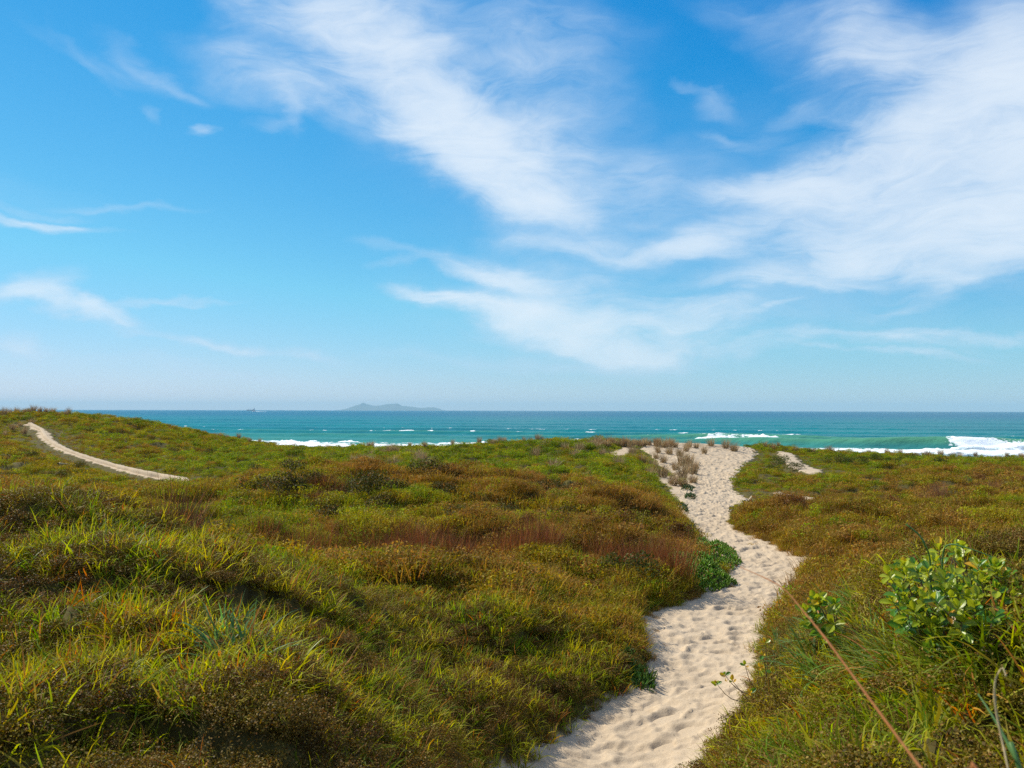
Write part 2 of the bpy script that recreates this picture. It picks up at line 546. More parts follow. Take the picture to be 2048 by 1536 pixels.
BACK_SAND = np.array([(8.6, 56.5), (15.6, 57.5), (16.6, 62), (17.5, 72), (17, 85), (6, 85), (8, 66)])
PATH_POLY = np.concatenate([PL, PR[::-1]])


ICE = [  # green ice plant mats beside the path
    [(1375, 1096), (1440, 1086), (1466, 1096), (1484, 1122), (1462, 1137), (1405, 1138), (1375, 1124)],
    [(1325, 1146), (1390, 1132), (1440, 1140), (1472, 1162), (1430, 1175), (1385, 1180), (1325, 1172)],
    [(1236, 1310), (1275, 1312), (1304, 1345), (1310, 1374), (1272, 1366), (1240, 1335)]]
ICE_P = [np.array([hit(*p)[:2] for p in q]) for q in ICE]


def on_ice(x, y):
    m_ = np.zeros(np.shape(x), bool)
    for q in ICE_P:
        m_ |= seg_dist(x, y, q)[1]
    return m_


def sand_field(x, y):
    """signed distance to bare sand in metres (negative on sand), edges roughened"""
    d, ins = seg_dist(x, y, PATH_POLY)
    sd = np.where(ins, -d, d)
    d, _ = seg_dist(x, y, TR, closed=False)
    sd = np.minimum(sd, d - 0.24)
    for q in PT:
        d, ins = seg_dist(x, y, q)
        sd = np.minimum(sd, np.where(ins, -d, d))
    d, ins = seg_dist(x, y, BACK_SAND)
    sd = np.minimum(sd, np.where(ins, -d, d))
    # the beach below the dunes
    sd = np.minimum(sd, (80 - 0.18 * np.maximum(x, 0)) - y + 2.5 * perlin(x / 7, y / 7, 5))
    r = 0.15 + 0.006 * y
    sd = sd + r * (fbm(x / 0.55, y / 0.55, 31, 4, 0.65) * 1.3)
    return sd


def scar_dist(x, y):
    d, _ = seg_dist(x, y, TR, closed=False)
    for q in PT[:2]:
        e, ins = seg_dist(x, y, q)
        d = np.minimum(d, np.where(ins, 0, e))
    return d


def veg_amp(y):
    return np.interp(y, [0, 8, 14, 22, 30, 50, 75], [0.27, 0.33, 0.34, 0.42, 0.38, 0.30, 0.20])


def ground_z(x, y, sd=None):
    x = np.asarray(x, float)
    y = np.asarray(y, float)
    if sd is None:
        sd = sand_field(x, y)
    z = base_z(x, y)
    v = sstep(0.0, 0.35 + 0.006 * y, sd)
    c0, r0 = cells(x / 1.9, y / 1.7, 2)
    c1, r1 = cells(x / 0.95, y / 0.85, 3)
    c2, r2 = cells(x / 0.42, y / 0.42, 4)
    def dome(c, r_):
        return np.sqrt(np.clip(1 - (c / 1.02) ** 2, 0, 1)) * r_
    hum = dome(c0, r0) * 0.85 + dome(c1, r1) * 1.45 + dome(c2, r2) * 0.40 + 1.0 * fbm(x / 3.2, y / 3.2, 8, 2) - 0.62
    flat = np.ones(np.shape(x))
    fm = (y > 25) & (y < 80)
    lift = np.full(np.shape(x), 0.10)
    sc_ = scar_dist(x[fm], y[fm])
    flat[fm] = 0.2 + 0.8 * sstep(0.5, 6.0, sc_)
    lift[fm] = np.where(sc_ < 1.2, -0.06, 0.10)
    z = z + v * (0.03 + veg_amp(y) * (0.25 + 0.75 * sstep(0.1, 1.5, sd)) * flat * hum - np.interp(y, [14, 25, 45, 70], [0.0, 0.06, 0.20, 0.30]))
    z = z - lift * (1 - v) * (y < 75)
    return z


# ------------------------------------------------------------------ materials
def material(name):
    m = bpy.data.materials.new(name)
    m.use_nodes = True
    T = NT(m.node_tree)
    out = T.n('ShaderNodeOutputMaterial')
    return m, T, out


def attr(T, name, kind='GEOMETRY', col=False):
    a = T.n('ShaderNodeAttribute', attribute_name=name, attribute_type=kind)
    return a.outputs['Color'] if col else a.outputs['Fac']


def sand_material():
    m, T, out = material('sand_and_litter')
    pos = T.n('ShaderNodeNewGeometry').outputs['Position']
    n1 = T.noise(pos, 0.9, 4, 0.6)
    n2 = T.noise(pos, 60.0, 3, 0.7)
    n3 = T.noise(pos, 7.0, 4, 0.6)
    c = T.mix(T.map(n1, 0.3, 0.7), (0.465, 0.362, 0.245, 1), (0.530, 0.422, 0.295, 1))
    c = T.mix(T.map(n2, 0.35, 0.75), c, (0.40, 0.31, 0.21, 1))
    c = T.mix(T.map(n3, 0.66, 0.74, 0, .55), c, (0.22, 0.15, 0.09, 1))
    litter = T.mix(T.map(n3, 0.3, 0.7), (0.050, 0.040, 0.014, 1), (0.110, 0.092, 0.022, 1))
    veg = attr(T, 'veg')
    c = T.mix(T.map(T.math('ADD', veg, T.math('MULTIPLY', T.math('SUBTRACT', n3, 0.5), 0.7)), 0.25, 0.6), c, litter)
    p = T.n('ShaderNodeBsdfPrincipled')
    T.put(p.inputs['Base Color'], c)
    p.inputs['Roughness'].default_value = 0.95
    p.inputs['Specular IOR Level'].default_value = 0.15
    b = T.n('ShaderNodeBump')
    b.inputs['Strength'].default_value = 0.5
    b.inputs['Distance'].default_value = 0.012
    T.put(b.inputs['Height'], T.math('ADD', T.noise(pos, 28.0, 4, 0.65), T.math('MULTIPLY', n2, 0.35)))
    T.put(p.inputs['Normal'], b.outputs[0])
    T.t.links.new(p.outputs[0], out.inputs['Surface'])
    return m


M_SAND = sand_material()

# ------------------------------------------------------------------ ground
NR, NC = 600, 600
t = np.linspace(-1, 1, NC)
u = 0.42 * t + 0.75 * t ** 3 + 3.0 * t ** 15
lo, hi = math.log(4.0), math.log(214.0)
yy = np.exp(np.linspace(lo, hi, NR)) - 14.0
gx = u[None, :] * (yy[:, None] + 14.0)
gy = np.repeat(yy[:, None], NC, 1)
gsd = sand_field(gx, gy)
gz = ground_z(gx, gy, gsd)
gme = make_mesh('ground', np.stack([gx, gy, gz], -1).reshape(-1, 3), grid_faces(NR, NC), M_SAND,
                {'veg': sstep(-0.02, 0.30, gsd).ravel()}, smooth=True)
link('ground', gme, kind='structure', label='vegetated sand dunes falling away to the beach')

# ------------------------------------------------------------------ the trodden sand path
py_, y = [], 4.7
while y < 61.5:
    py_.append(y)
    y += 0.022 + 0.0032 * max(y - 6, 0)
py_ = np.array(py_)


def span(yv):
    xs = []
    P = PATH_POLY
    for w in (-0.12, 0, 0.12):
        Y = yv + w * (1 + yv / 20)
        for i in range(len(P)):
            a, b = P[i], P[(i + 1) % len(P)]
            if (a[1] > Y) != (b[1] > Y):
                xs.append(a[0] + (Y - a[1]) / (b[1] - a[1]) * (b[0] - a[0]))
    return (min(xs), max(xs)) if xs else None


sp = [span(v) for v in py_]
ok = [k for k in range(len(sp)) if sp[k]]
py_ = py_[ok]
sp = np.array([sp[k] for k in ok])
NPC = 120
tt = np.linspace(0, 1, NPC)
px_ = (sp[:, :1] - 0.45) + (sp[:, 1:] - sp[:, :1] + 0.9) * tt[None]
pyg = np.repeat(py_[:, None], NPC, 1)
psd = sand_field(px_, pyg)
pz = base_z(px_, pyg) - 0.055


def footprints(x, y):
    d1, r1 = cells(x / 0.22, y / 0.25, 51, ang=1.45, stretch=1.7)
    d2, r2 = cells(x / 0.15 + 3.3, y / 0.175, 52, ang=1.3, stretch=1.6)
    def dent(d):
        return -(1 - sstep(0.22, 0.60, d)) + 0.42 * np.exp(-((d - 0.72) / 0.17) ** 2)
    busy = 0.35 + 0.9 * sstep(-0.35, 0.4, fbm(x / 1.3, y / 1.3, 62, 2))
    h = busy * 0.046 * dent(d1) * (0.1 + 1.2 * r1) + 0.025 * dent(d2) * (0.1 + 1.2 * r2)
    h = h + 0.012 * fbm(x / 0.9, y / 0.9, 60, 3) + 0.006 * fbm(x / 0.06, y / 0.06, 61, 2)
    return h


trod = 1 - 0.75 * sstep(44, 58, pyg) * sstep(1.5, -1.5, px_ - (sp[:, 1:] - 3.2))
pz = pz + footprints(px_, pyg) * trod * sstep(0.15, -0.25, psd) * np.interp(pyg, [8, 20, 50], [0.85, 1.25, 1.9])
pz = pz - 0.5 * sstep(0.02, 0.40, psd)
pme = make_mesh('path', np.stack([px_, pyg, pz], -1).reshape(-1, 3), grid_faces(len(py_), NPC), M_SAND,
                {'veg': np.zeros(px_.size)}, smooth=True)
link('path', pme, kind='structure', label='footprint covered pale sand path winding over the dunes to the beach')


# ------------------------------------------------------------------ the narrow trail up the left hill
tc = []
for a, b in zip(TR[:-1], TR[1:]):
    for k in range(14):
        tc.append(a + (b - a) * k / 14)
tc = np.array(tc + [TR[-1]])
for _ in range(6):
    tc[1:-1] = (tc[:-2] + 2 * tc[1:-1] + tc[2:]) / 4
td = np.gradient(tc, axis=0)
td /= np.linalg.norm(td, axis=1)[:, None]
tn = np.stack([-td[:, 1], td[:, 0]], -1)
tw_ = 0.15 + 0.12 * fbm(tc[:, 0] / 1.5, tc[:, 1] / 1.5, 77, 3)
rows = np.linspace(-1.25, 1.25, 9)
TX = tc[:, 0, None] + tn[:, 0, None] * tw_[:, None] * rows[None]
TY = tc[:, 1, None] + tn[:, 1, None] * tw_[:, None] * rows[None]
TZ = np.maximum(ground_z(TX, TY), base_z(TX, TY)) + 0.13 + 0.10 * sstep(52, 42, TY) + 0.05 * fbm(TX / 0.4, TY / 0.4, 78, 2) - 0.30 * sstep(0.7, 1.25, np.abs(rows))[None]
link('trail', make_mesh('trail', np.stack([TX, TY, TZ], -1).reshape(-1, 3), grid_faces(len(tc), 9)[:, ::-1], M_SAND, {'veg': np.zeros(TX.size)}, smooth=True),
     kind='structure', label='narrow pale sand trail climbing the left hill')


# ------------------------------------------------------------------ sea
def sea_material():
    m, T, out = material('sea_water')
    pos = T.n('ShaderNodeNewGeometry').outputs['Position']
    x, y, z = T.sep(pos)[:3]
    q = T.math('ADD', y, T.math('MULTIPLY', x, 0.27))
    c = T.mix(T.map(q, 260, 1500), (0.006, 0.185, 0.200, 1), (0.000, 0.110, 0.190, 1))
    c = T.mix(T.map(q, 280, 165), c, (0.050, 0.245, 0.205, 1))
    streak = T.noise(T.vmath('MULTIPLY', pos, (0.012, 0.05, 0.0)), 1.0, 5, 0.6)
    c = T.mix(T.map(streak, 0.3, 0.75, 0, .6), c, (0.004, 0.09, 0.15, 1))
    c = T.mix(T.math('MULTIPLY', T.map(z, 0.25, 1.5), T.map(q, 330, 260)), c, (0.075, 0.26, 0.165, 1))
    foam = attr(T, 'foam')
    fn = T.noise(T.vmath('MULTIPLY', pos, (1.0, 1.0, 1.0)), 1.1, 6, 0.7)
    fm = T.map(T.math('ADD', foam, T.math('MULTIPLY', T.math('SUBTRACT', fn, 0.5), 1.3)), 0.42, 0.62)
    # whitecap flecks and glints further out
    fl = T.noise(T.vmath('MULTIPLY', pos, (0.22, 0.55, 0.0)), 1.0, 4, 0.75)
    far = T.map(fl, 0.735, 0.80, 0.0, 0.75)
    fm = T.math('MAXIMUM', fm, T.math('MULTIPLY', far, T.map(q, 4000, 400)))
    p = T.n('ShaderNodeBsdfPrincipled')
    T.put(p.inputs['Base Color'], T.mix(fm, c, (0.86, 0.89, 0.90, 1)))
    T.put(p.inputs['Roughness'], T.map(fm, 0, 1, 0.30, 0.9))
    p.inputs['IOR'].default_value = 1.333
    p.inputs['Specular IOR Level'].default_value = 0.05
    b = T.n('ShaderNodeBump')
    b.inputs['Strength'].default_value = 0.9
    T.put(b.inputs['Distance'], 0.5)
    bn = T.math('ADD', T.noise(T.vmath('MULTIPLY', pos, (0.25, 0.7, 0.0)), 1.0, 6, 0.62), T.math('MULTIPLY', T.noise(T.vmath('MULTIPLY', pos, (0.03, 0.09, 0.0)), 1.0, 3, 0.6), 2.5))
    T.put(b.inputs['Height'], bn)
    T.put(p.inputs['Normal'], b.outputs[0])
    T.t.links.new(p.outputs[0], out.inputs['Surface'])
    return m


def shore_q(x, y):
    return y + 0.27 * x


SWELLS = [  # distance line, height, ranges along the shore (x, weight)
    (168, 0.55, [(-200, .8), (200, 1)]),
    (194, 1.9, [(-200, .25), (10, .3), (40, .8), (70, 1.0), (200, 1.0)]),
    (222, 1.6, [(-200, .3), (0, .5), (25, .7), (45, 1.15), (62, 1.0), (85, .4), (200, .4)]),
    (262, 1.0, [(-200, .5), (0, .9), (50, .9), (90, .6), (200, .6)]),
    (310, 0.8, [(-200, .6), (0, .9), (60, .7), (200, .5)]),
    (375, 0.6, [(-200, .7), (200, .7)]), (450, .5, [(-200, .8), (200, .8)]), (560, .5, [(-300, .8), (300, .8)]),
]


def swell(x, y):
    q = shore_q(x, y)
    h = np.zeros(np.shape(x))
    crest = np.zeros(np.shape(x))
    for k, (q0, a, prof) in enumerate(SWELLS):
        am = a * np.interp(x, [v[0] for v in prof], [v[1] for v in prof]) * (1 + 0.35 * perlin(x / 23.0, y / 90, 70 + k))
        dq = q - q0 - 5.0 * perlin(x / 45.0, q0, 80 + k) - 1.2 * perlin(x / 9.0, q0, 90 + k)
        pr = np.where(dq < 0, np.exp(-(dq / 2.3) ** 2), np.exp(-(dq / 8.0) ** 2))
        h = h + am * pr - am * 0.22 * np.exp(-((dq + 7) / 5.0) ** 2)
        crest = np.maximum(crest, am * np.where(dq < 0, np.exp(-(dq / 1.0) ** 2), np.exp(-(dq / 1.6) ** 2)))
    return h, crest


def sea_surface(x, y):
    h, crest = swell(x, y)
    fade = np.interp(y, [100, 900, 2500], [1, 1, 0.0])
    chop = 0.20 * fbm(x / 11.0, y / 4.5, 101, 3) + 0.10 * fbm(x / 3.2, y / 1.6, 102, 2)
    z = h + chop * fade
    q = shore_q(x, y)
    fo = np.zeros(np.shape(x))
    nz = fbm(x / 7, y / 2.5, 110, 4)
    # bore line along the beach
    fo = np.maximum(fo, np.exp(-((q - 163) / 6.0) ** 2) * (0.95 + 0.5 * nz))
    fo = np.maximum(fo, 0.55 * np.exp(-((q - 150) / 12.0) ** 2) * (0.9 + 0.9 * nz))
    # left: a second small line
    fo = np.maximum(fo, np.exp(-((q - 178) / 2.6) ** 2) * sstep(22, 0, x) * (0.62 + 0.9 * fbm(x / 12, y / 3, 112, 3)))
    # right: the big breaker
    fo = np.maximum(fo, sstep(80, 86, x + 3 * nz) * np.exp(-((q - 187) / 8.0) ** 4) * 1.05)
    # middle breaker
    fo = np.maximum(fo, 0.80 * np.exp(-((x - 53) / 10.0) ** 4) * np.exp(-((q - 218.5) / 4.2) ** 4) * (0.75 + 0.8 * nz))
    # broken crests
    fo = np.maximum(fo, sstep(0.75, 1.15, crest) * (0.15 + 1.2 * np.maximum(0, fbm(x / 6, y / 3, 115, 3))) * (q > 200))
    fo = np.maximum(fo, sstep(0.35, 0.7, crest) * 0.85 * sstep(0.02, 0.28, fbm(x / 5, y / 4, 116, 3)) * (q > 240))
    z = z + fo * 0.25 * np.maximum(0, fbm(x / 1.5, y / 1.5, 120, 3) + 0.25) * (y < 400)
    return z, fo


ys = [104.0]
while ys[-1] < 760:
    ys.append(ys[-1] + (0.42 if ys[-1] < 245 else 0.42 + (ys[-1] - 245) * 0.006))
while ys[-1] < 31000:
    ys.append(ys[-1] * 1.06)
ys = np.array(ys)
SC_ = 460  # columns
ts = np.linspace(-1, 1, SC_)
us = 0.68 * ts + 0.62 * ts ** 7
sx = us[None] * ys[:, None]
sy = np.repeat(ys[:, None], SC_, 1)
sz, sf = sea_surface(sx, sy)
sme = make_mesh('sea', np.stack([sx, sy, sz], -1).reshape(-1, 3), grid_faces(len(ys), SC_), sea_material(), {'foam': sf.ravel()}, smooth=True)
link('sea', sme, kind='structure', label='turquoise sea with low swell reaching to the horizon')


# -------- tumbling white water
def foam_material():
    m, T, out = material('white_water')
    pos = T.n('ShaderNodeNewGeometry').outputs['Position']
    n = T.noise(pos, 1.6, 6, 0.7)
    c = T.mix(T.map(n, 0.38, 0.55), (0.62, 0.74, 0.75, 1), (0.90, 0.92, 0.92, 1))
    p = T.n('ShaderNodeBsdfPrincipled')
    T.put(p.inputs['Base Color'], c)
    p.inputs['Roughness'].default_value = 0.9
    p.inputs['Specular IOR Level'].default_value = 0.1
    b = T.n('ShaderNodeBump')
    b.inputs['Strength'].default_value = 0.8
    b.inputs['Distance'].default_value = 0.3
    T.put(b.inputs['Height'], n)
    T.put(p.inputs['Normal'], b.outputs[0])
    T.t.links.new(p.outputs[0], out.inputs['Surface'])
    return m


M_FOAM = foam_material()


def breaker(label, q0, x0, x1, height, width, seed, cat='wave'):
    """roller of white water: a lumpy closed ridge lying along the shore line q0"""
    nx = int((x1 - x0) / 0.45) + 2
    na = 22
    xs = np.linspace(x0, x1, nx)
    env = np.sin(np.clip((xs - x0) / (x1 - x0), 0, 1) * np.pi) ** 0.35 * (0.75 + 0.45 * perlin(xs / 6.0, xs * 0 + seed, seed))
    env[0] = env[-1] = 0.01
    a = np.linspace(-0.25, np.pi + 0.25, na)
    X = np.repeat(xs[:, None], na, 1)
    off = q0 + 5.0 * perlin(xs / 45.0, xs * 0 + 194, 81) + 1.4 * perlin(xs / 7.0, xs * 0, seed + 1)
    Q = off[:, None] + width * np.cos(a)[None] * -1 * env[:, None]
    Z = height * np.sin(a)[None] * env[:, None]
    n = fbm(X / 2.4, Q / 1.4 + Z, seed + 2, 4) * 0.7 + fbm(X / 0.8, Q / 0.8 + 2 * Z, seed + 3, 3) * 0.35
    Z = Z + n * height * env[:, None] * np.maximum(np.sin(a), 0)[None] + 0.05
    Q = Q + n * width * 0.6 * env[:, None]
    Y = Q - 0.27 * X
    me = make_mesh('breaking_wave', np.stack([X, Y, Z], -1).reshape(-1, 3), grid_faces(nx, na)[:, ::-1], M_FOAM, smooth=True)
    o = link('breaking_wave', me, label=label, category=cat)
    return o


breaker('tall white breaking wave at the far right, tumbling towards the beach', 186.5, 80, 210, 2.2, 5.0, 301)
breaker('lower roll of white water in front of the tall breaking wave at far right', 176.5, 92, 210, 1.1, 2.6, 310)
breaker('long low line of white surf behind the dunes right of the path', 165, 34, 200, 1.0, 4.0, 320)
breaker('low white surf line behind the left dunes, between hill and path', 171, -140, -14, 0.85, 2.6, 340)
breaker('short white surf line over the low middle ridge', 172, -15, 6, 1.0, 2.6, 345)
breaker('small white surf patch just left of the sandy dune crest', 190, 3, 27, 0.9, 1.8, 360)
breaker('foaming breaker in mid water above the right end of the sandy crest', 219, 42, 65, 1.5, 2.4, 380)


# ------------------------------------------------------------------ island on the horizon
def island():
    m, T, out = material('island_bush')
    pos = T.n('ShaderNodeNewGeometry').outputs['Position']
    n = T.noise(pos, 0.004, 6, 0.6)
    p = T.n('ShaderNodeBsdfPrincipled')
    T.put(p.inputs['Base Color'], T.mix(T.map(n, 0.35, 0.65), (0.04, 0.055, 0.03, 1), (0.09, 0.085, 0.06, 1)))
    p.inputs['Roughness'].default_value = 1.0
    T.t.links.new(p.outputs[0], out.inputs['Surface'])
    D = 30000.0
    prof = [(684, 821), (700, 815.5), (715, 809.5), (727, 805), (738, 808.5), (750, 811), (765, 809), (780, 807), (796, 807.2), (806, 810.5), (830, 813.5), (845, 815.2),
            (855, 814), (868, 814.3), (878, 817), (888, 821)]
    k = D / FPX
    xs = np.linspace(684, 888, 170)
    hs = np.interp(xs, [p_[0] for p_ in prof], [820.6 - p_[1] for p_ in prof]) * k * 0.92
    v = np.linspace(-1, 1, 31)
    X = np.repeat(((xs - 1024) * k)[:, None], 31, 1)
    Yv = np.repeat((v * 1500)[None], 170, 0)
    rid = fbm(X / 500, Yv / 500, 400, 4)
    H = hs[:, None] * (1 - np.abs(v)[None] ** 1.3) * (1 + 0.35 * rid * (np.abs(v)[None] > .05)) + EYE * 0.2
    H = H + (np.abs(v)[None] < .02) * hs[:, None] * 0.04 * rid
    H[:, 0] = H[:, -1] = -3
    me = make_mesh('island', np.stack([X, D + Yv, H], -1).reshape(-1, 3), grid_faces(170, 31)[:, ::-1], m, smooth=True)
    link('island', me, kind='structure', label='pale blue hilly island lying on the sea horizon')


island()


# ------------------------------------------------------------------ plant materials and plant pieces
def leaf_material(name, kind='INSTANCER', trans=0.38, rough=0.5, spec=0.25, var=0.5, base=None, dry=(0.20, 0.12, 0.03, 1), dry_amt=0.25):
    """leaf colour comes from the plant's own tint; each leaf differs a little, some are dry"""
    m, T, out = material(name)
    tint = attr(T, 'tint', kind, True) if base is None else base
    rnd = attr(T, 'rnd')
    c = T.mix(T.map(rnd, 1.0 - dry_amt, 1.0), tint, dry)
    hs = T.n('ShaderNodeHueSaturation')
    T.put(hs.inputs['Value'], T.math('MULTIPLY_ADD', rnd, 2 * var, 1.0 - var))
    T.put(hs.inputs['Hue'], T.math('MULTIPLY_ADD', T.math('FRACT', T.math('MULTIPLY', rnd, 7.31)), 0.05, 0.475))
    T.put(hs.inputs['Color'], c)
    p = T.n('ShaderNodeBsdfPrincipled')
    T.put(p.inputs['Base Color'], hs.outputs[0])
    p.inputs['Roughness'].default_value = rough
    p.inputs['Specular IOR Level'].default_value = spec
    tr = T.n('ShaderNodeBsdfTranslucent')
    hs2 = T.n('ShaderNodeHueSaturation')
    hs2.inputs['Saturation'].default_value = 1.1
    hs2.inputs['Value'].default_value = 1.5
    hs2.inputs['Hue'].default_value = 0.485
    T.put(hs2.inputs['Color'], hs.outputs[0])
    T.put(tr.inputs['Color'], hs2.outputs[0])
    mx = T.n('ShaderNodeMixShader')
    mx.inputs[0].default_value = trans
    T.t.links.new(p.outputs[0], mx.inputs[1])
    T.t.links.new(tr.outputs[0], mx.inputs[2])
    T.t.links.new(mx.outputs[0], out.inputs['Surface'])
    return m


def wood_material(name, c0, c1):
    m, T, out = material(name)
    pos = T.n('ShaderNodeTexCoord').outputs['Object']
    p = T.n('ShaderNodeBsdfPrincipled')
    T.put(p.inputs['Base Color'], T.mix(T.noise(pos, 30, 4, 0.6), c0 + (1,), c1 + (1,)))
    p.inputs['Roughness'].default_value = 0.85
    T.t.links.new(p.outputs[0], out.inputs['Surface'])
    return m


M_BLADE = leaf_material('grass_blade', trans=0.40, rough=0.55, spec=0.10)
M_LEAFLET = leaf_material('creeper_leaf', trans=0.22, rough=0.55, spec=0.14, var=0.65)
M_FAR = leaf_material('dune_cover_leaf', trans=0.34, rough=0.65, spec=0.08, var=0.55)
M_STEM = leaf_material('rush_stem', trans=0.25, rough=0.6, spec=0.12, var=0.4)


def blades(n, rad, lmin, lmax, width, lean=0.35, curl=1.1, segs=4, rng=RNG, out_bias=0.6, flop=0.0):
    """n curved tapering blades rising from a disc -> verts, quads, per-vertex random"""
    a = rng.uniform(0, 2 * np.pi, n)
    r = rad * np.sqrt(rng.uniform(0, 1, n))
    bx, by = r * np.cos(a), r * np.sin(a)
    phi = np.where(rng.uniform(0, 1, n) < out_bias, a + rng.normal(0, 0.5, n), rng.uniform(0, 2 * np.pi, n))
    L = rng.uniform(lmin, lmax, n)
    th0 = np.abs(rng.normal(0, lean, n)) + 0.05 + flop * rng.uniform(0, 1, n)
    th1 = curl * rng.uniform(0.3, 1.4, n)
    w = width * rng.uniform(0.6, 1.3, n)
    tw = rng.normal(0, 0.5, n)
    V = np.zeros((n, segs + 1, 2, 3))
    cx, cy, cz = bx.copy(), by.copy(), np.full(n, -0.02)
    for s in range(segs + 1):
        t_ = s / segs
        wd = w * (1 - t_) ** 0.7 * (0.75 + 0.5 * min(t_ * 3, 1)) + 0.0004
        sxv = -np.sin(phi + tw)
        syv = np.cos(phi + tw)
        V[:, s, 0] = np.stack([cx - sxv * wd / 2, cy - syv * wd / 2, cz], -1)
        V[:, s, 1] = np.stack([cx + sxv * wd / 2, cy + syv * wd / 2, cz], -1)
        th = th0 + th1 * t_ ** 1.3
        st = L / segs
        cx = cx + st * np.sin(th) * np.cos(phi)
        cy = cy + st * np.sin(th) * np.sin(phi)
        cz = cz + st * np.cos(th)
    k = (segs + 1) * 2
    base = (np.arange(n) * k)[:, None]
    f = []
    for s in range(segs):
        f.append(np.stack([base[:, 0] + 2 * s, base[:, 0] + 2 * s + 1, base[:, 0] + 2 * s + 3, base[:, 0] + 2 * s + 2], 1))
    rnd = np.repeat(rng.uniform(0, 1, n), k)
    return V.reshape(-1, 3), np.stack(f, 1).reshape(-1, 4), rnd


def leaf_cloud(n, rad, hgt, ll, lw, rng=RNG, up=0.5, lumps=5):
    """n small leaves spread through a low lumpy dome"""
    lc = np.stack([rng.uniform(-.7, .7, lumps) * rad, rng.uniform(-.7, .7, lumps) * rad, rng.uniform(0.1, 0.75, lumps) * hgt], -1)
    k = rng.integers(0, lumps, n)
    d = rng.normal(0, 1, (n, 3))
    d /= np.linalg.norm(d, axis=1)[:, None]
    d[:, 2] = np.abs(d[:, 2]) * 1.0 - 0.15
    rr = rng.uniform(0.35, 1.0, n) ** 0.5
    c = lc[k] + d * rr[:, None] * np.array([rad * 0.5, rad * 0.5, hgt * 0.5])
    nrm = d * (1 - up) + rng.normal(0, 0.55, (n, 3)) + np.array([0, 0, up])
    nrm /= np.linalg.norm(nrm, axis=1)[:, None]
    tan = np.cross(nrm, rng.normal(0, 1, (n, 3)))
    tan /= np.linalg.norm(tan, axis=1)[:, None]
    bit = np.cross(nrm, tan)
    L = ll * rng.uniform(0.6, 1.35, n)[:, None]
    W = lw * rng.uniform(0.6, 1.35, n)[:, None]
    V = np.stack([c - tan * L * 0.5, c + bit * W * 0.5 + nrm * W * 0.15, c + tan * L * 0.5, c - bit * W * 0.5 + nrm * W * 0.15], 1)
    f = (np.arange(n) * 4)[:, None] + np.array([[0, 1, 2, 3]])
    return V.reshape(-1, 3), f, np.repeat(rng.uniform(0, 1, n), 4)


def twigs(n, rad, hgt, thick, rng=RNG, segs=3):
    """thin three-sided twigs"""
    Vs, Fs = [], []
    for i in range(n):
        a = rng.uniform(0, 2 * np.pi)
        p = np.array([rad * 0.4 * rng.normal(), rad * 0.4 * rng.normal(), 0.0])
        dr = np.array([math.cos(a) * 0.8, math.sin(a) * 0.8, rng.uniform(0.3, 1.4)])
        dr /= np.linalg.norm(dr)
        o = len(Vs)
        for s in range(segs + 1):
            tk = thick * (1 - 0.8 * s / segs)
            for q in range(3):
                b = q * 2.0944
                Vs.append(p + np.array([math.cos(b) * tk, math.sin(b) * tk, 0]))
            p = p + dr * hgt / segs
            dr = dr + rng.normal(0, 0.28, 3)
            dr /= np.linalg.norm(dr)
        for s in range(segs):
            for q in range(3):
                Fs.append((o + 3 * s + q, o + 3 * s + (q + 1) % 3, o + 3 * s + 3 + (q + 1) % 3, o + 3 * s + 3 + q))
    return np.array(Vs), np.array(Fs), np.full(len(Vs), 0.5)


def join(*parts):
    V, F, Rn, o = [], [], [], 0
    for v, f, r in parts:
        V.append(v)
        F.append(f + o)
        Rn.append(r)
        o += len(v)
    return np.concatenate(V), np.concatenate(F), np.concatenate(Rn)


def source(name, geos, mat):
    c = bpy.data.collections.new(name)
    for k, (v, f, r) in enumerate(geos):
        o = bpy.data.objects.new('%s_%02d' % (name, k), make_mesh(name, v, f, mat, {'rnd': r}))
        c.objects.link(o)
    return c, len(geos)


